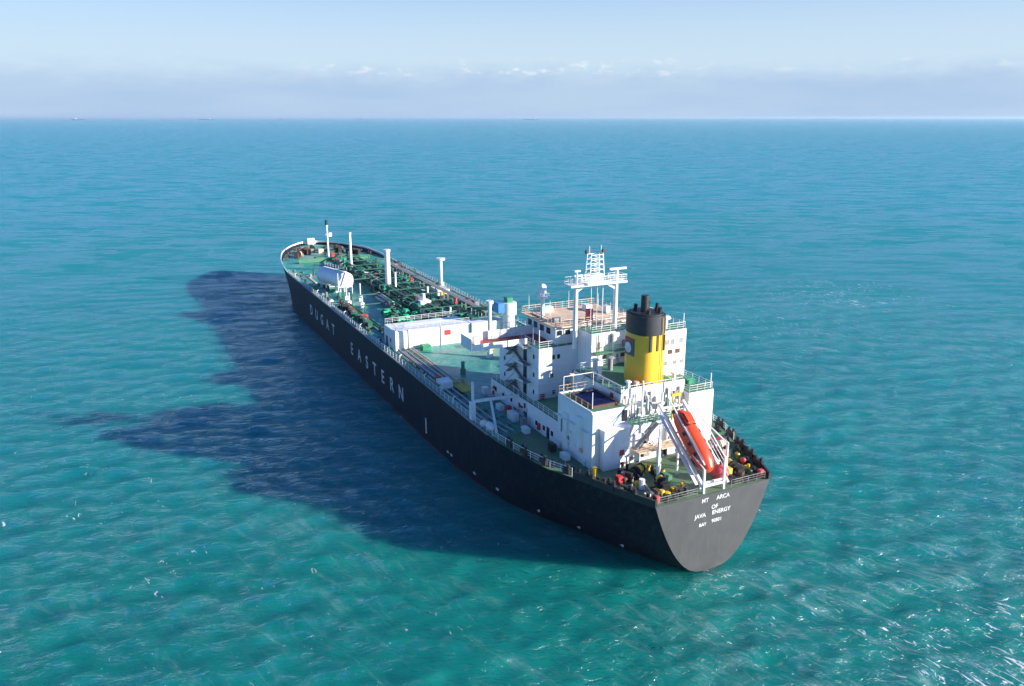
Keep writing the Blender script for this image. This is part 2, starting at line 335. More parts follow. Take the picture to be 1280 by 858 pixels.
def sea_mesh():
    """one polar sheet round the photographer's ground point, dense near by, carrying real waves that die out where the mesh gets coarse"""
    r = [0.0]; x = 28.0
    while x < 1400: r.append(x); x *= 1.0062
    while x < 90000: r.append(x); x *= 1.12
    r = np.array(r[1:]); na = 560; ang = np.linspace(math.radians(32), math.radians(148), na)
    back = np.linspace(math.radians(148), math.radians(392), 40)[1:-1]; ang = np.concatenate([ang, back]); na = len(ang)
    Rr, A = np.meshgrid(r, ang, indexing='ij'); X = Rr * np.cos(A); Y = Rr * np.sin(A); Z = np.zeros_like(X)
    dr = Rr * 0.0062; dr[Rr > 1400] = Rr[Rr > 1400] * .12
    near = ((A >= math.radians(32)) & (A <= math.radians(148)))
    rng = np.random.RandomState(4); wind = math.radians(100)
    dX = np.zeros_like(X); dY = np.zeros_like(X)
    for k in range(64):
        lam = 1.4 * (9 / 1.4) ** (k / 63.0); th = wind + rng.normal(0, .60); kk = 2 * math.pi / lam
        amp = 0.0088 * lam ** .66 * rng.uniform(.5, 1.3); ph = rng.uniform(0, 6.28)
        fade = np.clip((lam / (dr * 3.2)) - .8, 0, 1) * near
        p = kk * (X * math.cos(th) + Y * math.sin(th)) + ph
        Z += amp * fade * np.sin(p); dX += amp * .8 * fade * np.cos(p) * math.cos(th); dY += amp * .8 * fade * np.cos(p) * math.sin(th)
    X = X + dX; Y = Y + dY
    V = np.stack([X, Y, Z], -1).reshape(-1, 3); nr = len(r)
    V = np.concatenate([V, [[0, 0, 0]]]); c = len(V) - 1
    i0 = (np.arange(nr - 1)[:, None] * na + np.arange(na)[None, :]).ravel(); i1 = (np.arange(nr - 1)[:, None] * na + ((np.arange(na) + 1) % na)[None, :]).ravel()
    Q = np.stack([i0, i0 + na, i1 + na, i1], -1)
    me = bpy.data.meshes.new('water'); nv = len(V); nq = len(Q); ntri = na
    tri = np.stack([np.full(na, c), np.arange(na), (np.arange(na) + 1) % na], -1)
    me.vertices.add(nv); me.vertices.foreach_set('co', V.astype(np.float32).ravel())
    loops = np.concatenate([Q.ravel(), tri.ravel()]).astype(np.int32)
    me.loops.add(len(loops)); me.loops.foreach_set('vertex_index', loops)
    st = np.concatenate([np.arange(nq) * 4, nq * 4 + np.arange(na) * 3]).astype(np.int32)
    me.polygons.add(nq + na); me.polygons.foreach_set('loop_start', st)
    try: me.polygons.foreach_set('loop_total', np.concatenate([np.full(nq, 4), np.full(na, 3)]).astype(np.int32))
    except Exception: pass
    me.update(calc_edges=True); me.validate()
    me.polygons.foreach_set('use_smooth', np.ones(len(me.polygons), dtype=bool)); me.update()
    return me
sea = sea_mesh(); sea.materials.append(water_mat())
water = bpy.data.objects.new('water', sea); C.objects.link(water); tag(water, 'open turquoise sea reaching to the horizon', kind='structure')

# ------------------------------------------------------------------ haze: one closed box round everything
hz = MB().box(-45000, 45000, -3000, 62000, -1, 75)
hm = bpy.data.materials.new('haze_air'); hm.use_nodes = True; ht = hm.node_tree; ht.nodes.clear()
ho = N(ht, 'ShaderNodeOutputMaterial'); pv = N(ht, 'ShaderNodeVolumePrincipled')
pv.inputs['Color'].default_value = (0.62, 0.82, 1.0, 1); pv.inputs['Density'].default_value = 3.2e-5; pv.inputs['Anisotropy'].default_value = 0.2
ht.links.new(pv.outputs[0], ho.inputs['Volume'])
haze = hz.build('haze', hm); tag(haze, 'thin pale sea haze in the far air', kind='stuff')

# ================================================================== THE SHIP
ship = empty('gas_tanker', SHIP_M)
tag(ship, 'long black hulled gas tanker with green decks, white stern accommodation and yellow funnel', 'ship')
def P(name, mb, mat, parent=ship, smooth=False, label=None): return mb.build(name, M[mat], parent, smooth, label)

DECKHW = [(0, 9.4), (2, 10.3), (5, 11.6), (11, 13.8), (16, 15.9), (22, 17.3), (28, 18.1), (38, 18.3), (182, 18.3), (190, 17.8), (197, 16.9), (203, 15.6), (209, 13.9), (215, 11.5), (220, 9.0), (224, 6.5), (227, 4.0), (229, 1.6), (229.6, 0.0)]
WLHW = [(0, 1.0), (4.3, 4.4), (10, 7.6), (16, 10.0), (21.5, 12.8), (26, 14.8), (30, 15.9), (35, 16.8), (44, 17.7), (58, 18.2), (170, 18.2), (180, 17.4), (190, 15.6), (200, 12.6), (208, 9.4), (215, 6.0), (221, 2.8), (226, 0.4), (229.6, 0.0)]
DECKZ = 11.0
def topz(x): return 11.12 if x < 176 else 11.12 + 2.2 * min(1, (x - 176) / 30)
def deckz(x): return DECKZ if x < 176 else DECKZ + 1.0 * min(1, (x - 176) / 40)
def hull_pt(x, z, side):
    d = interp(DECKHW, x); w = interp(WLHW, x); zt = topz(x)
    t = max(0.0, min(1.0, z / zt))
    if z < 0: w2 = w * (1 + z * 0.12) if x < 30 or x > 190 else w; return (x, side * max(0, w2), z)
    p = 0.45 if x < 40 else (0.9 if x > 176 else 1)
    if x < 40: k = t ** (p + (1 - p) * x / 40)
    elif x > 176: k = t ** 1.3
    else: k = t
    return (x, side * (w + (d - w) * k), z)
def build_hull():
    m = MB(); bm = m.bm
    xs = sorted(set([0, .6, 1.2, 2, 3.2, 5, 7.5, 11, 14, 16, 19, 22, 25, 28, 33, 38, 46, 58] + list(range(70, 181, 10)) + [182, 186, 190, 194, 197, 200, 203, 206, 209, 212, 215, 217.5, 220, 222, 224, 225.5, 227, 228, 229, 229.6]))
    fr = [-.30, -.1, -.03, 0, .008, .02, .045, .08, .12, .17, .26, .36, .48, .6, .72, .85, 1]
    grid = []
    for x in xs:
        row = []
        for side in (1, -1):
            row.append([bm.verts.new(hull_pt(x, f * topz(x), side)) for f in fr])
        grid.append(row)
    for a, b_ in zip(grid, grid[1:]):
        for s in (0, 1):
            for k in range(len(fr) - 1):
                bm.faces.new((a[s][k], b_[s][k], b_[s][k + 1], a[s][k + 1]))
    bmesh.ops.remove_doubles(bm, verts=bm.verts, dist=0.003)
    return m
P('hull', build_hull(), 'hull', smooth=True)
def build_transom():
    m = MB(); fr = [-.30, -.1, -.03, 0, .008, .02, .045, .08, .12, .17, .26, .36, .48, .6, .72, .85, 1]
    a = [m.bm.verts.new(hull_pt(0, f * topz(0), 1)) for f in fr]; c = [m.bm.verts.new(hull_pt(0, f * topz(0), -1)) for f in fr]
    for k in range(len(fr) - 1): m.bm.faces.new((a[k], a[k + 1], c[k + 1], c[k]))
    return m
M['transom'] = paint('sunlit_chalky_transom', (0.055, 0.053, 0.056), (0.072, 0.068, 0.069), 0.5, 0.5, 0.75, (0.115, 0.100, 0.095), bump=.15, fine=1.0)  # hull black lightened to paint in sun on the stern; pale chalky streaks
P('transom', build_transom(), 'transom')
# deck sheets
def outline(x0, x1, inset=0.0, n=60):
    xs = [x0 + (x1 - x0) * i / n for i in range(n + 1)]
    L_ = [(x, max(0.02, interp(DECKHW, x) - inset)) for x in xs]
    return L_ + [(x, -y) for x, y in reversed(L_)]
def deck_sheet(x0, x1, inset):
    m = MB(); bm = m.bm; n = 60; prev = None
    for i in range(n + 1):
        x = x0 + (x1 - x0) * i / n; y = max(0.02, interp(DECKHW, x) - inset)
        cur = (bm.verts.new((x, y, deckz(x))), bm.verts.new((x, 0, deckz(x) + .12)), bm.verts.new((x, -y, deckz(x))))
        if prev:
            bm.faces.new((prev[0], cur[0], cur[1], prev[1])); bm.faces.new((prev[1], cur[1], cur[2], prev[2]))
        prev = cur
    return m
P('main_deck', deck_sheet(30, 229.2, .1), 'deck')
P('stern_deck', deck_sheet(.1, 30, .1), 'green_deck')
# forward bulwark lining and cap (white), aft quarter bulwarks (black)
def strip(x0, x1, side, th, z0f, z1f, n=40):
    m = MB(); bm = m.bm; prev = None
    for i in range(n + 1):
        x = x0 + (x1 - x0) * i / n; y = interp(DECKHW, x)
        a, b_ = z0f(x), z1f(x)
        o = max(0, y + .03) ; k = max(0, y - th)
        cur = [bm.verts.new((x, side * k, a)), bm.verts.new((x, side * k, b_)), bm.verts.new((x, side * o, b_)), bm.verts.new((x, side * o, a))]
        if prev:
            for q in range(4):
                w = (q + 1) % 4; bm.faces.new((prev[q], cur[q], cur[w], prev[w]))
        else: bm.faces.new(cur)
        prev = cur
    bm.faces.new(prev[::-1]); return m
for s in (1, -1):
    P('bow_bulwark', strip(180, 229.5, s, .16, lambda x: topz(x) - .12 - 1.1 * min(1, (x - 180) / 25), lambda x: topz(x) + .16), 'white_clean')
    P('gunwale', strip(31, 180, s, .28, lambda x: 11.0, lambda x: 11.24), 'steel' if s > 0 else 'white_clean')
    P('stern_bulwark', strip(0.02, 12.0, s, .25, lambda x: 11.0, lambda x: 12.0), 'black')
# railings along the deck edge
for s in (1, -1):
    pts = [(x, s * (interp(DECKHW, x) - .35), 11.2) for x in (12.5, 16, 22, 28, 38, 60, 90, 120, 150, 179)]
    P('deck_railing', MB().rail(pts, 1.1, 1.9, .045), 'white_clean')
for q in (((.35, 8.8, 11.1), (.35, 2.6, 11.1)), ((.35, -3.0, 11.1), (.35, -8.8, 11.1))): P('stern_railing', MB().rail(q, 1.0, 1.4, .04), 'steel')

# hull lettering
def text_obj(body, size, M_local, name, parent=ship, mat='letter', thick=0.012, spacing=1.0, bold=0.0):
    cu = bpy.data.curves.new(name, 'FONT'); cu.body = body; cu.size = size; cu.align_x = 'CENTER'; cu.align_y = 'CENTER'
    cu.space_character = spacing; cu.extrude = thick; cu.offset = bold
    tmp = bpy.data.objects.new(name + '_tmp', cu); C.objects.link(tmp)
    me = bpy.data.meshes.new_from_object(tmp.evaluated_get(bpy.context.evaluated_depsgraph_get()))
    bpy.data.objects.remove(tmp); bpy.data.curves.remove(cu)
    me.transform(M_local); me.materials.clear(); me.materials.append(M[mat]); me.name = name
    o = bpy.data.objects.new(name, me); C.objects.link(o); o.parent = parent
    return o
# port side: bow at the reader's left
XS = Matrix(((-1, 0, 0), (0, 0, 1), (0, 1, 0))).to_4x4()       # text x -> -x ship, text y -> z, normal -> +y
for ch, x in zip('DUGAT', (149.0, 142.6, 136.6, 130.6, 124.6)):
    text_obj(ch, 3.9, Matrix.Translation((x, hull_pt(x, 5.2, 1)[1] + .05, 5.6)) @ XS, 'hull_letter', bold=.06)
for ch, x in zip('EASTERN', (107.4, 101.2, 95.2, 89.4, 83.6, 77.6, 71.8)):
    text_obj(ch, 4.0, Matrix.Translation((x, hull_pt(x, 5.2, 1)[1] + .05, 5.0)) @ XS, 'hull_letter', bold=.06)
XT = Matrix(((0, 0, -1), (-1, 0, 0), (0, 1, 0))).to_4x4()      # transom: text x -> -y, text y -> z, normal -> -x
def tt(body, size, y, z): text_obj(body, size * .86, Matrix.Translation((-.03, y, z)) @ XT, 'stern_lettering', bold=.015)
tt('MT', .95, 1.55, 10.3); tt('ARCA', .95, -1.4, 10.3); tt('OF', .95, -.1, 9.1)
tt('JAVA', .95, 2.2, 8.25); tt('ENERGY', .95, -1.25, 8.3); tt('BAY', .75, 1.7, 6.9); tt('90501', .8, -.6, 7.1)
# draught marks
for x in (58, 48, 46.5, 38, 31, 22, 15, 8):
    mk = MB(); z = 1.6 if x != 58 else 3.2
    y = hull_pt(x, z, 1)[1]
    if x == 58: mk.box(x - .25, x + .25, y - .05, y + .05, 1.6, 4.6)
    else:
        for i in range(3): mk.box(x - .22 + i * .3, x - .04 + i * .3, y - .1, y + .06, z - .2, z + .2)
    P('draught_mark', mk, 'letter')
# rudder head just breaking the water under the transom
P('rudder', MB().prism([(-.1, .12), (-2.4, .35), (-3.4, .04), (-3.4, -.04), (-2.4, -.35), (-.1, -.12)], -3, -.35), 'hull')

# ------------------------------------------------------------------ accommodation
def wins(name_parent, face, xs, z, w=.7, h=.75, f=0.0, mat='glass'):
    """windows: face 'p' = port side wall (y=f) at xs, face 'a' = aft wall (x=f) at ys"""
    for q in xs:
        m = MB()
        if face == 'p': m.box(q - w / 2, q + w / 2, f - .05, f + .03, z - h / 2, z + h / 2)
        else: m.box(f - .03, f + .05, q - w / 2, q + w / 2, z - h / 2, z + h / 2)
        P('window', m, mat, name_parent)
def block(name, x0, x1, y0, y1, z0, z1, top='green_top', rail=True, mat='white', bev=0.06, lip=.12):
    o = P(name, MB().box(x0, x1, y0, y1, z0, z1, bev), mat)
    P('roof_deck', MB().box(x0 + .12, x1 - .12, y0 + .12, y1 - .12, z1 - .01, z1 + .05), top, o)
    if rail: P('roof_railing', MB().rail([(x0 + .2, y0 + .2, z1), (x0 + .2, y1 - .2, z1), (x1 - .2, y1 - .2, z1), (x1 - .2, y0 + .2, z1), (x0 + .2, y0 + .2, z1)], 1.05, 1.6, .04), 'white_clean', o)
    return o
# ground tier
t0 = block('lower_deckhouse', 32.7, 48, -10, 9.6, 11, 14.0)
wins(t0, 'p', (34, 37, 40, 43, 46), 12.6, f=9.6)
side = block('side_deckhouse', 22.6, 32.6, -9, 10.5, 11, 14.7)
wins(side, 'p', (24.5, 27, 29.4), 12.3, f=10.5)
P('door', MB().box(25.3, 26.1, 10.45, 10.56, 11.1, 12.9), 'glass', side)
P('fire_box', MB().box(28.1, 28.7, 10.5, 10.8, 11.6, 12.6), 'red', side)
# main tower, four decks
tw = block('accommodation_tower', 32.8, 47, -8.5, 8.4, 14.06, 23)
P('deck_line', MB().box(32.74, 47.05, -8.45, 8.46, 16.95, 17.05).box(32.74, 47.05, -8.45, 8.46, 19.95, 20.05), 'white_clean', tw)
for z in (15.5, 18.4, 21.4):
    wins(tw, 'a', {15.5: (5.6,), 18.4: (6.0, 1.9), 21.4: (5.7, 4.8)}[z], z, .5, .7, 32.8)
    wins(tw, 'p', (44.9, 34.4), z, .5, .7, 8.4)
P('pilot_light', MB().box(32.5, 32.8, 7.4, 8.1, 14.4, 15.6), 'red', tw)
# outside stair tower on the port wall
for i, z in enumerate((14.1, 17.0, 19.9)):
    st = MB().box(35.2, 38.2, 8.5, 9.9, z + 2.7, z + 2.82).box(39.8, 42.0, 8.5, 9.9, z + 1.2, z + 1.3)
    P('stair_landing', st, 'steel', tw)
    P('stair_flight', MB().beam((42, 9.2, z), (38.4, 9.2, z + 2.7), .9, .16).beam((42, 9.9, z + 1), (38.4, 9.9, z + 3.7), .07).beam((38.2, 8.7, z), (41.6, 8.7, z + 1.3), .5, .12), 'steel', tw)
    P('stair_guard', MB().box(35.2, 38.2, 9.9, 9.96, z + 2.85, z + 3.3), 'white_clean', tw)
    P('doorway', MB().box(36.8, 37.9, 8.36, 8.47, z + .1, z + 2.1), 'glass', tw)
# central trunk behind
tr = block('stair_trunk', 28.6, 32.76, -9.2, 1.4, 14, 25.6, rail=True)
wins(tr, 'a', (-1.1, -4.5), 21.6, .8, .7, 28.6); wins(tr, 'a', (-.5, -3.2, -6.4), 18.2, .6, .7, 28.6); wins(tr, 'a', (-2.4,), 24.4, .6, 1.1, 28.6, 'steel')
P('vertical_duct', MB().box(28.0, 28.6, -2.9, -2.3, 14, 25.4), 'white_clean', tr)
P('vertical_duct', MB().box(28.1, 28.6, -6.3, -5.9, 14, 25.4), 'steel', tr)
P('wall_ladder', MB().beam((28.45, .3, 14.2), (28.45, .3, 25.4), .07).beam((28.45, -.1, 14.2), (28.45, -.1, 25.4), .07), 'steel', tr)
P('cross_walk', MB().box(26.0, 32.6, 1.5, 3.2, 17.3, 17.42).rail([(26, 3.1, 17.42), (32.6, 3.1, 17.42)], 1.0, 1.3, .04).cyl((26.2, 3.0, 14), (26.2, 3.0, 17.3), .1, n=6), 'white_clean', tr)
P('zigzag_stair', MB().beam((28.2, -8.8, 14.2), (28.2, -4.6, 17.9), .8, .12).beam((28.2, -4.6, 18.1), (28.2, -8.6, 22.4), .8, .12).beam((27.8, -8.8, 15.2), (27.8, -4.6, 18.9), .06).beam((27.8, -4.6, 19.1), (27.8, -8.6, 23.4), .06), 'steel', tr)
P('walkway', MB().box(27.4, 28.55, -9, 1.2, 22.6, 22.7).rail([(27.5, -9, 22.7), (27.5, 1.1, 22.7)], 1, 1.4), 'green_top', tr)
# wheelhouse with wings
wh = P('wheelhouse', MB().box(33.8, 43.5, -7.8, 4.9, 23.06, 26.0, .08), 'white')
wins(wh, 'p', (36, 38.2, 40.4, 42.4), 24.9, 1.3, 1.0, 4.9)
wins(wh, 'a', (4.1, 2.6, .9), 24.9, .9, .8, 33.8)
P('door', MB().box(33.74, 33.85, -.5, .3, 23.1, 25.1), 'rust', wh)
P('compass_deck', MB().box(32.6, 44.6, -9.2, 5.6, 26.0, 26.16), 'cream', wh)
P('roof_railing', MB().rail([(32.8, -9.0, 26.1), (32.8, 5.4, 26.1), (44.4, 5.4, 26.1), (44.4, -9.0, 26.1), (32.8, -9.0, 26.1)], 1.1, 1.3, .045), 'cream', wh)
for s in (1, -1):
    y0, y1 = (4.9, 18.0) if s > 0 else (-7.8, -18.0)
    wg = P('bridge_wing', MB().box(36.8, 40.8, y0, y1, 23.10, 23.3), 'red_deck', ship)
    P('wing_bulwark', MB().box(40.8, 40.92, y0, y1, 23.1, 24.7).box(36.68, 36.8, y0 + s * 3.5, y1, 22.9, 23.9).box(36.68, 40.92, y1, y1 + s * .12, 22.9, 24.8), 'white_clean', wg)
    P('wing_bracket', MB().prism([(37.2, 0), (40.4, 0), (40.4, .3), (37.2, .3)], 21.6, 23.1).box(37.4, 40.2, min(y0, y1 * .6), max(y0, y1 * .6), 22.75, 23.1), 'white_clean', wg)
    P('wing_console', MB().box(38.6, 39.6, y1 - s * 2.2, y1 - s * 1.2, 23.3, 24.5, .05), 'white_clean', wg)
P('wing_post', MB().cyl((36.9, 8.0, 23.0), (36.9, 8.0, 23.2), .12).cyl((35.2, 8.1, 23), (35.2, 8.1, 26), .09).cyl((33.2, 8.1, 23), (33.2, 8.1, 26), .07), 'white_clean')
# roof clutter: lockers, panels, skylight
rc = [(43.0, 1.2, 1.0, 1.6, .9, 'white_clean'), (41, -5.4, 1.4, 1.2, 1.0, 'white_clean'), (36.0, 3.4, .8, 1.4, .7, 'steel'), (34.6, -2.2, 1.0, .8, .9, 'white_clean'), (38, -7.4, 1.2, .9, 1.2, 'white_clean')]
for x, y, a, b_, h, mt_ in rc: P('roof_locker', MB().box(x - a / 2, x + a / 2, y - b_ / 2, y + b_ / 2, 26.16, 26.16 + h, .04), mt_)
P('roof_panel', MB().beam((41.8, 5.1, 26.5), (36.4, 5.1, 26.5), .5, .12), 'navy')
P('red_locker', MB().box(33.0, 33.8, -1.6, -.6, 26.16, 28.4, .05), 'pink')
for x, y, h in ((43, 4.8, 3.2), (40.4, 2.2, 2.6), (44, -3.5, 3.0), (37, -8.2, 3.4), (34, -5.5, 2.8), (42, -8.2, 2.6), (35.5, .5, 2.2)):
    P('whip_aerial', MB().cyl((x, y, 26.1), (x, y, 26.1 + h), .07, .035, 6), 'white_clean')
# satellite dome
dm = P('dome_post', MB().cyl((39.2, 4.3, 26.1), (39.2, 4.3, 30.4), .32).cyl((39.2, 4.3, 29.6), (39.2, 4.3, 29.75), .95, n=16).rail([(38.4, 3.5, 29.7), (38.4, 5.1, 29.7), (40, 5.1, 29.7), (40, 3.5, 29.7), (38.4, 3.5, 29.7)], .7, .8, .03, 2), 'white_clean')
P('satellite_dome', MB().cyl((39.2, 4.3, 30.4), (39.2, 4.3, 31.3), .62, n=16).ball((39.2, 4.3, 31.3), .62), 'white_clean', dm, True)
# radar mast portal
rm = P('radar_mast', MB().cyl((30.9, 3.0, 25.9 - 2.9 if False else 23), (30.9, 3.0, 33.0), .38, .34, 12).cyl((30.4, -4.0, 25.6), (30.4, -4.0, 33.0), .38, .34, 12)
       .beam((30.9, 3.0, 32.0), (30.9, 1.2, 33.0), .3).beam((30.4, -4.0, 32.0), (30.4, -2.2, 33.0), .3), 'white_clean', smooth=False)
P('mast_platform', MB().box(29.6, 31.9, -5.6, 4.6, 33.0, 33.3).box(29.2, 32.2, -1.9, 1.9, 33.3, 33.5), 'white_clean', rm)
P('platform_railing', MB().rail([(29.7, -5.5, 33.3), (29.7, 4.5, 33.3), (31.8, 4.5, 33.3), (31.8, -5.5, 33.3), (29.7, -5.5, 33.3)], 1.0, 1.0, .05), 'white_clean', rm)
lt = MB()
for y in (-1.45, 1.15):
    for x in (29.8, 31.4): lt.cyl((x, y, 33.3), (x + (.3 if x < 30.5 else -.3), y * .82, 37.9), .10, n=6)
for i in range(6):
    z = 33.8 + i * .78; k = 1 - (z - 33.3) * .034
    lt.beam((29.9, -1.45 * k, z), (29.9, 1.15 * k, z), .09).beam((31.3, -1.45 * k, z), (31.3, 1.15 * k, z), .09)
    if i < 5: lt.beam((29.95, -1.4 * k, z), (29.95, 1.1 * k, z + .9), .06).beam((31.25, 1.1 * k, z), (31.25, -1.4 * k, z + .9), .06)
P('lattice_tower', lt, 'white_clean', rm)
P('radar_scanner', MB().cyl((30.8, 2.1, 33.3), (30.8, 2.1, 34.4), .22).box(30.6, 31.0, .6, 3.4, 34.4, 34.7), 'white_clean', rm)
P('radar_scanner', MB().cyl((30.6, -4.2, 33.3), (30.6, -4.2, 35.0), .25).box(30.4, 30.8, -5.9, -2.9, 35.0, 35.3), 'white_clean', rm)
P('signal_lamp', MB().box(30.3, 30.8, -1.75, -1.4, 37.9, 38.4), 'rust', rm); P('signal_lamp', MB().box(30.3, 30.8, 1.25, 1.6, 37.9, 38.4), 'rust', rm)
for y in (-1.2, .9): P('top_aerial', MB().cyl((30.6, y, 37.9), (30.6, y, 39.0), .06, n=5), 'white_clean', rm)
P('horn', MB().cyl((29.4, 3.8, 33.5), (29.4, 3.8, 35.6), .14).box(29.1, 29.7, 3.3, 4.3, 35.5, 35.7), 'white_clean', rm)
P('mast_stay', MB().cyl((30.9, 0.2, 25.7), (30.9, .2, 33), .06, n=5).cyl((30.9, -.9, 25.7), (30.9, -.9, 33), .05, n=5).cyl((31, -2, 25.7), (31, -2, 33), .09, n=5), 'white_clean', rm)

# engine casing and funnel
cs = block('engine_casing', 15.5, 28.5, -6.5, 4.6, 11, 20.3, top='green_top')
P('safety_sign', MB().box(17.3, 18.1, 4.55, 4.64, 18.9, 20.0), 'red', cs)
P('casing_parapet', MB().box(15.4, 15.5, -6.5, 4.6, 19.6, 21.1), 'white_clean', cs)
wins(cs, 'a', (3.3, 1.2, -3.6), 17.4, .9, 1.0, 15.5, 'steel')
fx, fy = 19.4, -1.95
def oval(cx, cy, rx, ry, n=32, p=2.6):
    o = []
    for i in range(n):
        a = 2 * math.pi * i / n; c, s_ = math.cos(a), math.sin(a)
        o.append((cx + rx * abs(c) ** (2 / p) * (1 if c > 0 else -1), cy + ry * abs(s_) ** (2 / p) * (1 if s_ > 0 else -1)))
    return o
fu = P('funnel', MB().prism(oval(fx, fy, 2.9, 2.45), 20.3, 27.9), 'yellow', smooth=True)
P('funnel_top', MB().prism(oval(fx, fy, 2.93, 2.48), 27.9, 30.7), 'soot', fu, True)
P('funnel_rim', MB().prism(oval(fx, fy, 2.6, 2.15), 30.7, 30.9), 'black', fu, True)
P('exhaust_pipe', MB().cyl((fx, fy + .25, 30.6), (fx, fy + .25, 33.3), .62, .58, 16), 'black', fu, True)
for dx, dy, h, r_ in ((-1.5, -1.2, 1.0, .32), (-1.6, .8, .9, .3), (1.2, -1.1, 1.3, .3), (1.5, .9, 1.1, .28), (-.4, -1.5, 1.4, .26)):
    P('exhaust_pipe', MB().cyl((fx + dx, fy + dy, 30.6), (fx + dx - .2, fy + dy, 30.7 + h), r_, n=10), 'black', fu, True)
for k in range(3):
    P('louvre', MB().box(fx - 2.98, fx - 2.7, fy - 1.5 + k * 1.15, fy - 1.15 + k * 1.15, 25.6, 27.9), 'soot' if k != 1 else 'rust', fu)
P('funnel_emblem', MB().box(fx - .9, fx + 1.3, fy + 2.43, fy + 2.50, 24.6, 27.2), 'navy', fu)
P('funnel_emblem', MB().box(fx - .5, fx + 1.3, fy + 2.47, fy + 2.53, 26.6, 27.2), 'red', fu)
em = MB(); em.bm.faces.new([em.bm.verts.new((fx + .5 + .8 * math.cos(a * math.pi / 8), fy + 2.545, 25.7 + .8 * math.sin(a * math.pi / 8))) for a in range(16)])
P('funnel_emblem', em, 'letter', fu)
P('funnel_ladder', MB().beam((fx - 3.05, fy - .9, 20.4), (fx - 3.05, fy - .9, 30.5), .06).beam((fx - 3.05, fy - 1.35, 20.4), (fx - 3.05, fy - 1.35, 30.5), .06), 'yellow_s', fu)
# port aft block with pool
pb = P('pool_deckhouse', MB().box(13.2, 22.55, 1.4 if False else 4.65, 10.7, 11, 19.2, .06), 'white')
P('pool_rim', MB().box(13.2, 13.4, 4.7, 10.7, 19.2, 19.45).box(13.4, 22.5, 10.5, 10.7, 19.2, 19.5).box(22.35, 22.55, 4.7, 10.5, 19.2, 19.5), 'white_clean', pb)
P('pool_surround', MB().box(13.4, 22.35, 4.7, 10.5, 19.2, 19.27), 'green_top', pb)
P('swimming_pool', MB().box(15.0, 20.6, 5.6, 9.4, 19.27, 19.62), 'pool', pb)
P('pool_edge', MB().box(14.7, 15, 5.3, 9.7, 19.27, 19.7).box(20.6, 20.9, 5.3, 9.7, 19.27, 19.7).box(15, 20.6, 5.3, 5.6, 19.27, 19.7).box(15, 20.6, 9.4, 9.7, 19.27, 19.7), 'rust', pb)
P('pool_railing', MB().rail([(14.5, 10.6, 19.5), (22.4, 10.6, 19.5), (22.4, 4.8, 19.5)], 1.0, 1.6, .03, 2), 'cream', pb)
P('awning_frame', MB().cyl((14, 5.2, 19.7), (14, 5.2, 22.0), .07, n=6).cyl((14, 10.2, 19.7), (14, 10.2, 22.0), .07, n=6).cyl((21.8, 5.2, 19.7), (21.8, 5.2, 22.0), .07, n=6).cyl((21.8, 10.2, 19.7), (21.8, 10.2, 22.0), .07, n=6).beam((21.8, 10.2, 22), (21.8, 5.2, 22), .09).beam((14, 5.2, 22), (21.8, 5.2, 22), .09), 'white_clean', pb)
ab = P('aft_deckhouse', MB().box(12.7, 15.4, -6.2, 4.62, 11, 16.6, .06), 'white')
P('roof_deck', MB().box(12.75, 15.38, -6.1, 4.6, 16.6, 16.68), 'green_top', ab)
P('roof_railing', MB().rail([(12.85, -6.1, 16.7), (12.85, 4.5, 16.7)], 1.0, 1.3, .04), 'white_clean', ab)
P('aft_porch', MB().box(12.0, 13.16, 5.2, 9.4, 11, 16.9, .05).box(11.6, 13.16, 5.0, 9.6, 16.9, 17.05), 'white', ab)
P('corner_pillar', MB().box(12.9, 13.2, 10.2, 10.75, 11, 19.2), 'white_clean', pb)
P('duct', MB().box(15.4, 16.6, 10.7, 11.3, 13.6, 18.0), 'white_clean', pb)
P('duct', MB().box(19.4, 20.6, 10.7, 11.0, 11.6, 17.2), 'white_clean', pb)
P('wall_vent', MB().box(13.08, 13.22, 5.0, 5.8, 17.4, 19.0), 'glass', pb)
P('wall_sign', MB().box(11.9, 12.02, 6.1, 6.8, 12.9, 13.7), 'red', ab)
for y, z, w_, h_, mt_ in ((3.2, 14.4, 1.6, 1.9, 'white_clean'), (.6, 14.7, 2.0, 1.6, 'white_clean'), (-2.2, 14.5, 1.6, 2.0, 'white_clean'), (-4.8, 14.2, 1.2, 1.8, 'steel'), (1.9, 12.4, 1.1, 1.5, 'steel'), (-1.2, 12.2, 1.0, 1.8, 'glass')):
    P('wall_panel', MB().box(12.4, 12.72, y - w_ / 2, y + w_ / 2, z - h_ / 2, z + h_ / 2, .03), mt_, ab)
P('walkway', MB().box(10.6, 12.68, -5.8, 4.5, 13.15, 13.28).rail([(10.7, -5.8, 13.28), (10.7, 4.5, 13.28)], 1, 1.2, .04), 'cream', ab)
for y in (-5.6, -2.2, 1.2, 4.3): P('walkway_post', MB().cyl((10.8, y, 11), (10.8, y, 13.2), .1, n=6), 'white_clean', ab)
P('wall_stair', MB().beam((12.2, 4.2, 13.3), (12.2, .4, 16.6), .8, .12).beam((11.8, 4.2, 14.3), (11.8, .4, 17.6), .06), 'steel', ab)
for y, r_ in ((-5.5, .18), (-3.4, .12), (-.3, .14), (2.3, .1), (3.9, .16)):
    P('wall_pipe', MB().cyl((15.2, y, 16.6), (15.2, y, 20.2), r_, n=8), 'steel' if r_ < .15 else 'cream', cs)
rf = random.Random(11)
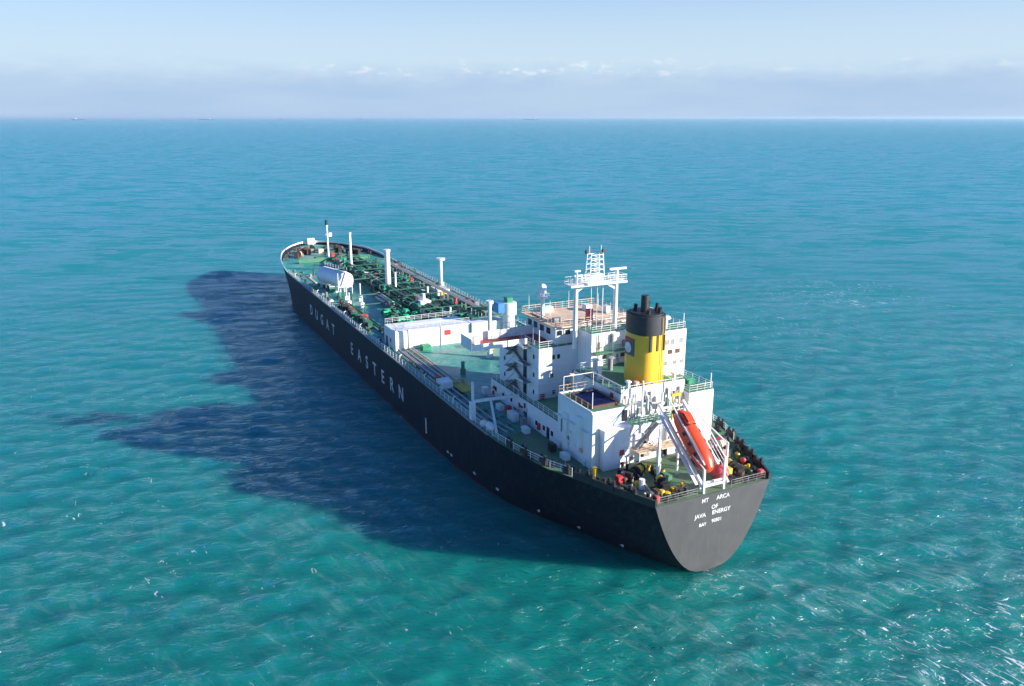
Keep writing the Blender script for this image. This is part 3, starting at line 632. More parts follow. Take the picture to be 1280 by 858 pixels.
for i in range(26):
    y = rf.uniform(-6.2, 4.4); lv = rf.choice((0, 1)); z = rf.uniform(11.6, 15.6) if lv == 0 else rf.uniform(17.2, 19.8); x = 12.7 if lv == 0 else 15.5
    w_, h_ = rf.choice(((.3, 1.2), (.6, .5), (.9, .35), (.4, .4), (.15, 2.0), (.5, 1.0)))
    P('wall_fitting', MB().box(x - rf.uniform(.12, .5), x, y - w_ / 2, y + w_ / 2, z - h_ / 2, z + h_ / 2, .02), rf.choice(('white_clean', 'steel', 'steel', 'cream', 'pipe_green', 'rust', 'white_clean')), ab if lv == 0 else cs)
for i in range(22):
    x = rf.uniform(14, 22); z = rf.uniform(11.6, 15) ; w_, h_ = rf.choice(((.3, 1.2), (.6, .5), (.9, .3), (.4, .4), (.12, 2.0)))
    P('wall_fitting', MB().box(x - w_ / 2, x + w_ / 2, 10.7, 10.7 + rf.uniform(.1, .35), z - h_ / 2, z + h_ / 2, .02), rf.choice(('white_clean', 'steel', 'white_clean', 'cream', 'white_clean')), pb)
for i in range(18):
    x = rf.uniform(32, 47); z = rf.uniform(11.5, 13.4); w_, h_ = rf.choice(((.3, .8), (.6, .5), (.9, .3), (.4, .4)))
    P('wall_fitting', MB().box(x - w_ / 2, x + w_ / 2, 9.6, 9.6 + rf.uniform(.1, .4), z - h_ / 2, z + h_ / 2, .02), rf.choice(('white_clean', 'steel', 'red', 'cream', 'pipe_dark')), t0)
P('wall_ledge', MB().box(13.4, 22.4, 10.68, 11.25, 16.3, 16.42), 'white_clean', pb)
for i in range(14):
    y = rf.uniform(-9, .8); z = rf.uniform(15, 24.5)
    P('wall_fitting', MB().box(28.3, 28.6, y - .2, y + .2, z - rf.uniform(.2, .9), z + .3, .02), rf.choice(('white_clean', 'steel', 'cream')), tr)
P('derrick_post', MB().cyl((14.2, 1.8, 16.6), (14.2, 1.8, 22.4), .14).beam((14.2, 1.8, 22.2), (9.4, 3.4, 19.4), .14).cyl((14.6, -3.6, 16.6), (14.6, -3.6, 21.8), .1), 'white_clean')
P('pipe_cluster', MB().path([(15.0, 3.8, 16.7), (14.6, 3.8, 19.0), (14.6, 2.4, 19.2)], .14).path([(14.8, -1.0, 16.7), (14.4, -1.0, 18.6), (14.4, .4, 18.8)], .18), 'steel')
# starboard blocks
sb = block('starboard_deckhouse', 14.3, 22.4, -11.2, -6.55, 11, 19.2, top='green_top')
P('winch_cover', MB().box(17, 19, -10.0, -8.2, 19.2, 20.3, .2), 'pipe_green', sb)
P('mast_light', MB().cyl((14.8, -10.9, 19.2), (14.8, -10.9, 21.6), .08, n=6), 'white_clean', sb)
tb = block('starboard_fan_room', 22.6, 30.5, -12.2, -7.4, 11, 26.4, top='green_top')
wins(tb, 'a', (-11.2, -9.6, -8.6), 24.6, .7, .8, 22.6, 'steel'); wins(tb, 'a', (-9.2, -10.6), 23.0, .9, .7, 22.6, 'rust'); wins(tb, 'a', (-8.4, -10.2, -11.5), 21.2, .8, .6, 22.6, 'steel')
P('mushroom_vent', MB().cyl((24.2, -9.2, 26.4), (24.2, -9.2, 28.0), .4).cyl((24.2, -9.2, 28.0), (24.2, -9.2, 28.4), .9, .6), 'white_clean', tb, True)
P('mushroom_vent', MB().cyl((27.2, -8.4, 26.4), (27.2, -8.4, 28.6), .4).cyl((27.2, -8.4, 28.6), (27.2, -8.4, 29.1), .8, .5), 'white_clean', tb, True)
P('mast_light', MB().cyl((23, -11.8, 26.4), (23, -11.8, 28.8), .07, n=6), 'white_clean', tb)
# small vents and lockers round the funnel foot
for x, y, h, r_, mt_ in ((16.2, 2.9, 1.5, .28, 'white_clean'), (16.1, 1.6, 1.2, .25, 'cream'), (16.3, -5.2, 1.6, .3, 'white_clean'), (22.8, 3.4, 1.8, .3, 'white_clean'), (25.5, 2.6, 2.2, .35, 'white_clean'), (26, -.5, 2.0, .4, 'steel'), (17.2, .9, .9, .3, 'pink')):
    P('mushroom_vent', MB().cyl((x, y, 20.3), (x, y, 20.3 + h), r_).cyl((x, y, 20.3 + h), (x, y, 20.5 + h), r_ * 1.9, r_ * 1.2), mt_, cs, True)
P('deck_post', MB().cyl((24.0, 7.4, 13.6), (24.0, 7.4, 21.5), .14).box(23.8, 24.2, 6.9, 7.9, 21.2, 21.5).beam((24, 7.4, 17), (25.4, 4.0, 21), .1), 'cream')
P('deck_post_light', MB().box(23.7, 23.95, 7.1, 7.7, 18.0, 18.9), 'yellow_s')
# boxes and lockers beside the port side deckhouse
for i, (x, y, a, b_, h, mt_) in enumerate(((48.5, 10.5, 1.2, .9, 1.3, 'white_clean'), (44.5, 11.2, 1.6, 1.0, 1.2, 'steel'), (40.2, 11.6, 1.5, .9, 1.0, 'white_clean'), (37.6, 11.3, .9, .8, 1.5, 'red'), (35.0, 11.8, 2.2, 1.1, 1.4, 'white_clean'), (31.6, 11.6, 1.0, .9, 1.6, 'steel'), (29.4, 12.4, 1.6, .9, .9, 'white_clean'), (21.4, 12.2, 1.2, .8, 1.2, 'black'), (18.0, 12.0, 1.6, .9, .9, 'white_clean'), (33.3, 10.2, .8, .7, 1.2, 'pipe_dark'))):
    P('deck_locker', MB().box(x - a / 2, x + a / 2, y - b_ / 2, y + b_ / 2, 11.05, 11.05 + h, .04), mt_)
for y in (13.8, 15.0, 16.2):
    P('side_pipe', MB().path([(30, y - .9, 11.45), (36, y, 11.45), (56, y, 11.45), (79, y, 11.45)], .14), 'pipe_green' if y < 15 else 'pipe_grey')
for y, mt_ in ((12.7, 'pipe_grey'), (13.3, 'cream'), (14.4, 'pipe_grey'), (15.6, 'pipe_grey'), (16.7, 'pipe_green')):
    P('side_pipe', MB().path([(55, y, 11.55), (80.5, y, 11.55)], .2), mt_)
P('pipe_support', MB(), 'steel') if False else None
sup = MB()
for x in range(33, 80, 4): sup.box(x, x + .2, 12.4, 17.1, 11.1, 11.38)
P('pipe_support', sup, 'steel')

# ------------------------------------------------------------------ stern deck gear
def winch(x, y, z, rot=0, mat='black', s=1.0, name='mooring_winch'):
    T = Matrix.Translation((x, y, z)) @ Matrix.Rotation(R(rot), 4, 'Z') @ Matrix.Scale(s, 4)
    w = MB().cyl((0, -1.4, .8), (0, 1.4, .8), .14).cyl((0, -1.3, .8), (0, -.1, .8), .42, n=14).cyl((0, .3, .8), (0, 1.2, .8), .36, n=14)
    for yy in (-1.35, -.05, .25, 1.25): w.cyl((0, yy - .05, .8), (0, yy + .05, .8), .72, n=16)
    w.box(-.6, .6, -1.6, 1.6, 0, .18).box(-.5, .5, 1.45, 2.1, .1, 1.25, .05)
    w.bm.transform(T); o = P(name, w, mat)
    d = MB().cyl((0, -1.2, .8), (0, -.15, .8), .55, n=14); d.bm.transform(T); P('rope_drum', d, 'yellow_s' if mat == 'black' else 'cream', o)
    return o
winch(8.6, 6.4, 11.1, 25); winch(4.4, 5.2, 11.1, 70); winch(8.2, -8.0, 11.1, -30, 'pipe_dark'); winch(4.2, -6.6, 11.1, 80, 'black')
winch(10.8, -9.6, 11.1, 10, 'steel')
def bollard(x, y, z=11.05, rot=0, mat='black'):
    T = Matrix.Translation((x, y, z)) @ Matrix.Rotation(R(rot), 4, 'Z')
    m = MB().box(-.9, .9, -.35, .35, 0, .12).cyl((-.5, 0, .1), (-.5, 0, .85), .24).cyl((.5, 0, .1), (.5, 0, .85), .24).cyl((-.5, 0, .8), (-.5, 0, .92), .31).cyl((.5, 0, .8), (.5, 0, .92), .31)
    m.bm.transform(T); return P('bollard', m, mat)
for x, y, r_ in ((2, 8.6, 20), (5, 10, 30), (9, 11.7, 30), (13, 13.2, 30), (17, 15.0, 40), (21, 16.2, 10), (1.6, 4.0, 90), (1.8, -4.6, 90), (2, -8.6, -20), (5, -10, -30), (9, -11.7, -30), (13, -13.2, -30), (17, -14.8, -20), (.9, 6.4, 90), (.9, -6.6, 90)):
    bollard(x, y, rot=r_)
def roller(x, y, s):
    return P('fairlead', MB().box(x - .9, x + .9, y - .28, y + .28, 11.3, 12.25, .08).cyl((x - .5, y, 12.2), (x - .5, y, 12.7), .22).cyl((x + .5, y, 12.2), (x + .5, y, 12.7), .22), 'black')
for x in (3.5, 6.5, 9.8, 13.5, 17.5, 21.5, 25): 
    for s in (1, -1): roller(x, s * (interp(DECKHW, x) - .45), s)
P('hatch', MB().box(5.5, 7.1, 2.6, 4.2, 11.1, 11.8, .08), 'green_top'); P('hatch', MB().box(9, 10.2, -4.6, -3.2, 11.1, 11.9, .08), 'green_top')
P('fire_monitor', MB().cyl((4.6, -11.0 + 2.2, 11.1), (4.6, -8.8, 12.0), .16).ball((4.6, -8.8, 12.1), .4), 'red')
P('fire_box', MB().box(11.6, 12.6, -11.6, -10.6, 11.1, 12.2, .05), 'red'); P('fire_box', MB().box(.7, 1.2, 8.2, 8.8, 11.1, 12.1, .05), 'pink'); P('fire_box', MB().box(.7, 1.3, -9.0, -8.3, 11.1, 12.2, .05), 'pink'); P('deck_bench', MB().box(2.8, 3.4, 7.3, 8.8, 11.1, 11.5), 'white_clean')
for x, y, mt_ in ((3.2, 2.9, 'yellow_s'), (9.6, 3.6, 'yellow_s'), (5.9, 8.2, 'yellow_s'), (2.4, 6.7, 'yellow_s'), (6.5, -5.2, 'yellow_s'), (3.3, -8.2, 'yellow_s'), (7.3, -10.2, 'yellow_s'), (10, -7, 'yellow_s'), (5, -3.8, 'yellow_s'), (7.6, 8.9, 'rust'), (12, 6.2, 'rust'), (2.2, -2.9, 'red')):
    P('deck_vent', MB().cyl((x, y, 11.1), (x, y, 11.7), .22).cyl((x, y, 11.7), (x, y, 11.9), .42, .3), mt_, smooth=True)

rs = random.Random(21)
for i in range(48):
    x = rs.uniform(1.2, 12.2); w_ = interp(DECKHW, x) - 1.6; y = rs.choice((rs.uniform(2.6, w_), rs.uniform(-w_, -3.6), rs.uniform(-w_, -3.6)))
    k = rs.random(); h = rs.uniform(.3, 1.3)
    m = MB().cyl((x, y, 11.05), (x, y, 11.1 + h), rs.uniform(.12, .4), n=10).box(x - .5, x + .5, y - .25, y + .25, 11.05, 11.3, .03) if k < .6 else MB().box(x - rs.uniform(.3, .8), x + .4, y - .4, y + .4, 11.05, 11.1 + h, .05)
    P('deck_fitting', m, rs.choice(('black', 'black', 'rust', 'yellow_s', 'pipe_dark', 'steel', 'rust', 'black', 'red', 'white_clean')))
for x0, y0, x1, y1 in ((2.0, 8.2, 8.4, 6.4), (1.2, 3.4, 4.4, 5.4), (2.2, -8.2, 8.2, -8.0), (1.4, -5, 4.2, -6.6), (5, 9.6, 8.2, 7.0)):
    P('mooring_rope', MB().cyl((x0, y0, 11.6), (x1, y1, 11.7), .07, n=6), 'cream')

# free-fall lifeboat ramp (yaw-free, slopes down aft)
ry0, ry1 = 1.0, -3.0
def rp(t, y, off=0.0): return (1.6 + 9.2 * t - off * .63, y, 11.9 + 7.4 * t + off * .78)
ramp = P('lifeboat_ramp', MB().beam(rp(-.06, ry0), rp(1.05, ry0), .34, .42).beam(rp(-.06, ry1), rp(1.05, ry1), .34, .42), 'white_clean')
for t in (0, .33, .66, 1): P('ramp_crossbar', MB().beam(rp(t, ry0), rp(t, ry1), .22), 'white_clean', ramp)
P('inner_rail', MB().beam(rp(.12, 1.05, 2.5), rp(1.02, 1.05, 2.5), .14, .18), 'white_clean', ramp)
P('ramp_stair', MB().beam(rp(0, ry0 + .75), rp(1, ry0 + .75), .45, .1), 'white_clean', ramp)
P('ramp_handrail', MB().cyl(rp(0, ry0 + 1.2, 1.1), rp(1, ry0 + 1.2, 1.1), .05, n=6).cyl(rp(0, ry1 - .2, 1.2), rp(1, ry1 - .2, 1.2), .06, n=6).cyl(rp(0, ry1 - .2, .6), rp(1, ry1 - .2, .6), .05, n=6), 'pink' if False else 'white_clean', ramp)
for t, y in ((1.0, ry0), (1.0, ry1), (.55, ry0), (.55, ry1), (.02, ry0), (.02, ry1)):
    p = rp(t, y); P('ramp_leg', MB().beam((p[0], y, 11.05), (p[0], y, p[2]), .22), 'white_clean', ramp)
P('launch_frame', MB().beam((.5, 1.5, 11.0), (.6, 1.5, 14.4), .28).beam((.5, -1.8, 11.0), (.6, -1.8, 15.6), .28).beam((.5, 1.5, 12.1), (.5, -1.8, 12.1), .3).beam((.6, -1.8, 15.5), rp(.9, ry1 - .2, 1.6), .16).beam((.6, 1.5, 14.4), rp(.5, ry0, .6), .14), 'white_clean', ramp)
P('boat_davit', MB().beam((5.6, 5.0, 11.0), (5.6, 5.0, 17.4), .3).beam((5.6, 5.0, 17.3), (8.8, 2.2, 18.6), .22).beam((8, 2.9, 11), (8, 2.9, 14.4), .22).beam((5.6, 5.0, 14.3), (8, 2.9, 14.3), .2), 'white_clean')
P('service_crane', MB().cyl((3.8, -5.0, 11), (3.8, -5.0, 15.8), .18).beam((3.8, -5.0, 15.6), (9.6, -5.4, 17.0), .16), 'white_clean')
P('aft_floodlight', MB().cyl((12.2, -2.0, 16.6), (12.2, -2.0, 20.6), .12).box(11.9, 12.2, -3.2, -1.6, 20.2, 20.6), 'yellow_s')

# ------------------------------------------------------------------ cargo deck
hb = P('vent_house', MB().box(81.2, 88.6, -1.0, 16.0, 11.05, 15.15, .08), 'white_clean')
P('pilaster', MB().box(81.0, 81.2, 12.6, 13.1, 11.05, 15.4).box(81.0, 81.2, 15.5, 16.0, 11.05, 15.4).box(81.0, 81.2, 5.6, 5.9, 11.05, 15.3), 'white', hb)
P('wall_sign', MB().box(81.12, 81.22, 3.6, 5.0, 13.2, 14.3), 'red', hb)
P('wall_sign', MB().box(83.9, 84.7, 15.95, 16.05, 12.3, 13.1), 'red', hb)
P('door', MB().box(86.2, 87.4, 15.95, 16.05, 11.1, 13.1), 'navy', hb)
P('roof_railing', MB().rail([(81.4, -.8, 15.4), (81.4, 15.8, 15.4), (88.4, 15.8, 15.4), (88.4, -.8, 15.4)], 1, 1.6, .035), 'white_clean', hb)
P('vent_house_annex', MB().box(80.6, 84, -9.0, -1.1, 11.05, 15.2, .05), 'white_clean', hb)
P('deck_bench', MB().box(78.6, 80.4, 9.0, 11.0, 11.1, 12.2, .1), 'pipe_green')
P('green_standpipe', MB().cyl((60.5, 9.6, 11), (60.5, 9.6, 13.6), .35).box(60.1, 60.9, 9.2, 10.0, 11, 12.2), 'pipe_green')
P('gangway_winch', MB().box(53.2, 55.4, 14.6, 16.6, 11.1, 12.6, .08).cyl((56, 14.4, 12), (56, 16.6, 12), .6), 'white_clean')
P('gangway_platform', MB().box(50, 54.5, 12.2, 14.2, 11.4, 11.55).rail([(50, 12.2, 11.5), (54.5, 12.2, 11.5), (54.5, 14.2, 11.5)], 1.0, 1.2, .06), 'yellow_s')
P('fire_box', MB().box(56.8, 57.6, 15.4, 16.4, 11.1, 12.6, .05), 'red')
# provision crane on the port side
P('provision_crane', MB().beam((37.9, 17.6, 11.0), (37.9, 17.6, 14.2), .8, .8).beam((37.9, 17.6, 14.2), (37.0, 9.7, 14.3), .34, .45).beam((37.4, 14.6, 14.2), (31.0, 16.6, 11.2), .35, .4).cyl((38.6, 17.2, 14.2), (38.6, 17.2, 17.2), .25), 'white_clean')
P('fender', MB().ball((32.5, 17.0, 11.8), .8, sc=(1.4, .8, .8)).ball((34.5, 17.2, 11.6), .6), 'white_clean', smooth=True)
# tall vent masts
def vent(x, y, z1, r, head=0.0, name='vent_mast'):
    m = MB().cyl((x, y, 11), (x, y, z1), r, r * .9, 14).cyl((x, y, 11), (x, y, 12.4), r * 1.7, r * 1.3, 12)
    if head: m.cyl((x, y, z1 - .6), (x, y, z1), head, head, 12)
    return P(name, m, 'white_clean', smooth=True)
vent(136.2, -.4, 23.4, .82, .95); vent(133.4, -1.6, 17.5, .3); vent(172, 0, 23.6, .45, .5); vent(138.8, -17.0, 19.4, .5, 1.25); vent(68.2, .4, 22.9, .42, .75)
vent(109.8, -.9, 16.2, .5); P('vent_house_small', MB().box(108.4, 111.2, -2.4, .4, 11, 14.6, .06), 'white_clean')
vent(120.5, -6, 15.5, .28); vent(98, -3.2, 15.0, .28)
# deck crane on the starboard side ahead of the bridge
cr = P('crane_pedestal', MB().cyl((80, -9.6, 11), (80, -9.6, 16.5), 1.5, 1.3, 16).cyl((80, -9.6, 16.5), (80, -9.6, 19.2), 1.75, n=16), 'white_clean', smooth=True)
P('crane_cabin', MB().box(78.6, 81.2, -8.0, -6.4, 17.2, 19.4, .1), 'blue', cr); P('crane_head', MB().box(79.2, 80.8, -10.4, -8.8, 19.2, 20.3, .15), 'pipe_green', cr)
P('crane_jib', MB().beam((81, -9.6, 17.5), (99, -9.6, 13.8), .6, .7), 'pipe_green', cr)
# pale ventilated trunk and starboard structures
P('starboard_locker', MB().box(125.2, 130.4, -14.2, -10.6, 11, 13.2, .06), 'white_clean'); P('locker_sign', MB().box(125.1, 125.22, -13.0, -11.8, 11.7, 12.8), 'yellow_s')
# deck tank
ta, tf = Vector((142.8, 9.6, 14.5)), Vector((154.8, 12.6, 14.3)); td = (tf - ta).normalized()
tk = P('deck_tank', MB().cyl(ta, tf, 2.3, n=28).ball(ta, 2.28, 24, 14, (.35, 1, 1)).ball(tf, 2.28, 24, 14, (.35, 1, 1)), 'white_clean', smooth=True)
for t in (.15, .85):
    c = ta.lerp(tf, t); P('tank_saddle', MB().box(c.x - .4, c.x + .4, c.y - 2.2, c.y + 2.2, 11, 12.9, .03), 'white', tk)
P('tank_walkway', MB().beam(ta + Vector((0, 0, 2.42)), tf + Vector((0, 0, 2.42)), .9, .1).rail([tuple(ta + Vector((0, -.4, 2.8))), tuple(tf + Vector((0, -.4, 2.8)))], .9, 1.6, .04), 'white_clean', tk)
P('tank_stair', MB().beam((141, 12.4, 11), (141.6, 10.0, 17.0), .9, .15).box(139.8, 142.2, 8.6, 12.6, 13.2, 13.35).cyl((140, 12.5, 11), (140, 12.5, 17.2), .12).cyl((140, 8.7, 11), (140, 8.7, 15), .12), 'white_clean', tk)
for x, y, h in ((133, 12.2, 4.2), (127.5, 13.0, 3.4), (131, 9, 4.8), (124, 10.6, 3)):
    P('sampling_post', MB().cyl((x, y, 11), (x, y, 11 + h), .16).box(x - .5, x + .5, y - .5, y + .5, 11, 12.2), 'white_clean')
P('deck_box', MB().box(150, 154, 15.6, 17.4, 11, 12.4, .05), 'pipe_green')
# raised trunk down the middle and its pipes
P('trunk_deck', MB().box(92, 186, -8.5, 2.6, 11, 12.0, .1), 'pipe_dark')
rg = random.Random(3)
ys = [-8.0, -7.3, -6.7, -5.6, -4.9, -4.3, -3.6, -2.6, -1.9, -1.0, .2, .9, 1.8]
for i, y in enumerate(ys):
    z = 12.6 + rg.choice((0, .35, .7, 1.0)); x0 = 90 + rg.uniform(0, 10); x1 = rg.uniform(150, 196); r_ = rg.uniform(.14, .34)
    P('cargo_pipe', MB().path([(x0, y, z - .5), (x0 + 2, y, z), ((x0 + x1) / 2, y, z), (x1 - 2, y, z), (x1, y, z - .7)], r_), rg.choice(('pipe_green', 'pipe_dark', 'pipe_dark', 'pipe_green', 'pipe_dark')), smooth=True)
for x in range(94, 186, 8):
    P('pipe_frame', MB().box(x, x + .25, -8.8, 2.8, 12.2, 12.4).box(x, x + .25, -8.8, -8.55, 11, 14.2).box(x, x + .25, 2.55, 2.8, 11, 14.2).box(x, x + .25, -8.8, 2.8, 14.1, 14.3), 'pipe_dark')
for i in range(9):
    x = 96 + i * 10.5 + rg.uniform(-2, 2); y0, y1 = rg.choice(((-16, -2), (-9, 8), (-14, 6), (0, 12)))
    z = 12.9 + rg.uniform(-.6, .5)
    P('cross_pipe', MB().path([(x, y0, 11.2), (x, y0, z), (x, y1, z), (x, y1, 11.2)], rg.uniform(.15, .28)), rg.choice(('pipe_green', 'pipe_dark', 'pipe_dark')), smooth=True)
for i in range(44):
    x = rg.uniform(92, 190); y = rg.uniform(-8.5, 2.5); h = rg.uniform(1.0, 3.0)
    m = MB().cyl((x, y, 11.5), (x, y, 12 + h), .18).cyl((x - .5, y, 12 + h * .6), (x + .5, y, 12 + h * .6), .38).cyl((x, y, 12 + h), (x, y, 12.1 + h), .5)
    P('valve', m, rg.choice(('pipe_bright', 'pipe_dark', 'pipe_green', 'pipe_dark', 'red', 'rust', 'black')), smooth=True)
for i in range(40):
    x = rg.uniform(92, 188); y = rg.uniform(-8.2, 2.3); a, b_, h = rg.uniform(.8, 3), rg.uniform(.8, 2), rg.uniform(.8, 2.2)
    P('equipment_box', MB().box(x - a, x + a, y - b_ / 2, y + b_ / 2, 11.9, 12.0 + h, .06), rg.choice(('pipe_dark', 'pipe_green', 'pipe_dark', 'steel', 'black')))
for i in range(40):
    x0 = rg.uniform(92, 175); y = rg.uniform(-8.3, 7.5) if x0 < 118 else rg.uniform(-8.3, 2.4); ln_ = rg.uniform(3, 12); z = 12.3 + rg.uniform(0, 1.9); d = rg.uniform(-1.5, 1.5)
    P('branch_pipe', MB().path([(x0, y, z), (x0 + ln_ * .5, y, z), (x0 + ln_ * .5, y + d, z + .3), (x0 + ln_, y + d, z + .3)], rg.uniform(.08, .22)), rg.choice(('pipe_dark', 'pipe_dark', 'pipe_green', 'pipe_grey', 'rust', 'pipe_dark')), smooth=True)
# manifold: bright green valves by the port side and inboard
for i, (x, y) in enumerate(((109.5, 8.6), (106.8, 7.2), (104.5, 8.4), (102, 6.4), (100.2, 8.2), (98, 5.0), (97, 7.2), (95.2, 3.8), (107.5, 4.6), (103.8, 3.6), (92.6, 5.6), (112, 6.6))):
    P('manifold_valve', MB().cyl((x, y, 11.1), (x, y, 13.2), .3).cyl((x, y - .9, 12.6), (x, y + .9, 12.6), .42).cyl((x, y, 13.2), (x, y, 13.35), .7).box(x - .6, x + .6, y - .6, y + .6, 11.1, 11.9), ('pipe_bright', 'pipe_green', 'pipe_dark')[i % 3 if i % 4 else 0], smooth=False)
for y, r_ in ((4.0, .3), (5.2, .25), (6.6, .3), (8.0, .22)):
    P('manifold_pipe', MB().path([(92, y, 12.0), (96, y, 12.6), (113, y, 12.6), (116, y, 11.2)], r_), 'pipe_dark' if r_ > .26 else 'pipe_green', smooth=True)
# dark winches and hoses on the port edge
for x, y in ((122, 15.4), (117.5, 15.0), (113, 15.6), (108, 14.8), (104, 15.2)):
    winch(x, y, 11.05, 90, rg.choice(('rust', 'black', 'pipe_dark')), 1.15)
P('fire_box', MB().box(110, 111.2, 13.2, 14.2, 11, 12.4, .05), 'red')
for y in (13.2, 13.9): P('side_pipe', MB().path([(92, y, 11.6), (128, y, 11.6)], .22), 'pipe_dark')
# catwalk on the starboard side of the trunk, and starboard pipes
cw = MB()
for x in range(96, 168, 6): cw.box(x, x + .2, -11.6, -11.4, 11, 13.8).box(x, x + .2, -10.5, -10.3, 11, 13.8)
cw.box(94, 168, -11.7, -10.2, 13.8, 13.95).rail([(94, -11.6, 13.95), (168, -11.6, 13.95)], 1, 3, .05)
P('catwalk', cw, 'steel')
for y, mt_ in ((-12.8, 'pipe_dark'), (-13.6, 'pipe_green'), (-14.6, 'pipe_grey'), (-9.4, 'pipe_grey')): P('side_pipe', MB().path([(86, y, 11.8), (176, y, 11.8)], .24), mt_)
for i in range(16):
    x = rg.uniform(90, 180); y = rg.uniform(-16.4, -13.2)
    P('equipment_box', MB().box(x - rg.uniform(.5, 1.6), x + .8, y - .6, y + .6, 11, 11.9 + rg.uniform(0, 1), .05), rg.choice(('pipe_dark', 'pipe_green', 'rust', 'black', 'steel')))
P('grey_pipe_bundle', MB().path([(131, 4.2, 12.6), (118, 4.2, 12.6)], .5).path([(129, 5.4, 12.2), (119, 5.4, 12.2)], .3), 'pipe_grey', smooth=True)
# deck aft of the vent house, starboard part (in the bridge shade)
for i in range(16):
    x = rg.uniform(52, 78); y = rg.uniform(-15, .5)
    P('equipment_box', MB().box(x - 1, x + 1, y - .7, y + .7, 11, 12 + rg.uniform(0, 1.6), .05), rg.choice(('pipe_dark', 'pipe_green', 'rust', 'pipe_bright', 'yellow_s')))
# port strip fittings
for x in (70, 66, 62, 90, 98, 135, 162, 168, 174): bollard(x, 16.6, mat='rust' if x % 4 else 'black')
for x in range(40, 180, 7): P('air_vent', MB().path([(x, 17.2, 11), (x, 17.2, 11.9), (x, 16.8, 12.1)], .12), 'white_clean' if x % 2 else 'pipe_green')
P('deck_stripe', MB().box(160, 172, 13.6, 14.2, 11.02, 11.18), 'cream'); P('deck_stripe', MB().box(150, 180, 5.5, 5.8, 11.1, 11.3), 'pipe_green')
# forecastle
for i in range(26):
    x = rg.uniform(202, 221); w_ = max(2, interp(DECKHW, x) - 2.5); y = rg.uniform(-w_, w_ * .8)
    P('windlass_gear', MB().box(x - .8, x + .8, y - rg.uniform(.4, 1.1), y + .8, 11.7, 12.3 + rg.uniform(0, 1.1), .08), rg.choice(('rust', 'black', 'rust', 'steel', 'pipe_dark', 'cream')))
for i in range(46):
    x = rg.uniform(92, 180); y = rg.choice((rg.uniform(12.5, 16.6), rg.uniform(12.5, 16.6), rg.uniform(3.5, 12)))
    if y < 12 and rg.random() < .45: continue
    P('deck_fitting', MB().cyl((x, y, 11), (x, y, 11.3 + rg.uniform(.2, 1.2)), rg.uniform(.15, .5), n=10).box(x - .7, x + .7, y - .35, y + .35, 11, 11.5, .04), rg.choice(('rust', 'black', 'pipe_dark', 'pipe_green', 'steel', 'white_clean')), smooth=False)
fm = P('foremast', MB().cyl((201, 0, 11.8), (201, 0, 22.4), .36, .26, 12).cyl((201, 0, 21.9), (201, 0, 23.8), .42, n=10).beam((201, -1.6, 19.3), (201, .6, 19.3), .2).box(200.6, 201.4, -1.5, -.5, 18.6, 19.9), 'white_clean')
P('mast_light', MB().cyl((201, 0, 22.6), (201, 0, 24.2), .55, n=10), 'navy', fm)
P('fire_box', MB().box(197.8, 199, -1.4, -.2, 12, 13.4, .05), 'red'); P('fire_box', MB().box(189.6, 190.6, -.6, .4, 12, 13.2, .05), 'red')
winch(209, 5.5, 11.9, 90, 'rust', 1.5); winch(209, -5.5, 11.9, 90, 'black', 1.5); winch(204, 9.5, 11.8, 60, 'rust', 1.3); winch(203, -9.5, 11.8, 120, 'black', 1.3); winch(214, 2.5, 11.9, 80, 'black', 1.3)
P('bow_fairlead', MB().box(226.5, 228.3, -1.4, 1.4, 12.4, 14.6, .15).cyl((224, 0, 12), (224, 0, 15.2), .2), 'white_clean')
for s in (1, -1):
    for x in (200, 206, 212, 218): bollard(x, s * (interp(DECKHW, x) - 2.0), 11.85, -s * 30, 'rust')
P('breakwater', MB().box(192, 192.2, -12, 12, 11.6, 12.9), 'green_top')
P('forecastle_hatch', MB().box(194, 196.5, 3, 6, 11.7, 12.8, .1), 'green_top')
P('forecastle_house', MB().box(186, 188.5, -7, -3, 11.6, 13.8, .1), 'pipe_dark')

# ================================================================== things carried on the ship
def on_ship(x, y, z, rz=0, ry=0): return SHIP_M @ Matrix.Translation((x, y, z)) @ Matrix.Rotation(R(rz), 4, 'Z') @ Matrix.Rotation(R(ry), 4, 'Y')
# lifeboat: x axis = its own length, bow pointing down aft
lb = empty('lifeboat', on_ship(*rp(.47, .05, 1.5), ry=-38.8))
tag(lb, 'bright orange enclosed free-fall lifeboat resting on the white sloping stern ramp', 'lifeboat')
lb.scale = (1.12, 1.0, 1.0)
def capsule():
    m = MB(); bm = m.bm; rings = []
    prof = [(-4.3, .15, -.1), (-4.1, .75, -.05), (-3.4, 1.15, 0), (-2.2, 1.38, 0), (-.5, 1.45, 0), (1.4, 1.42, 0), (2.9, 1.25, .02), (3.7, .95, .05), (4.0, .5, .05)]
    for x, r_, dz in prof:
        ring = []
        for i in range(20):
            a = 2 * math.pi * i / 20; c, s_ = math.cos(a), math.sin(a)
            hh = 1.0 if s_ > 0 else .8
            r_2 = r_ * .9
            ring.append(bm.verts.new((x, r_2 * math.copysign(abs(c) ** .8, c), dz + r_ * hh * s_)))
        rings.append(ring)
    for a, b_ in zip(rings, rings[1:]):
        for i in range(20): bm.faces.new((a[i], a[(i + 1) % 20], b_[(i + 1) % 20], b_[i]))
    bm.faces.new(rings[0]); bm.faces.new(rings[-1][::-1]); return m
capsule().build('hull', M['orange'], lb, True)
MB().box(1.5, 3.2, -.7, .7, 1.0, 1.75, .2).build('conning_tower', M['orange'], lb, True)
for y in (-.45, .45): MB().box(1.42, 1.52, y - .2, y + .2, 1.25, 1.6).build('window', M['glass'], lb)
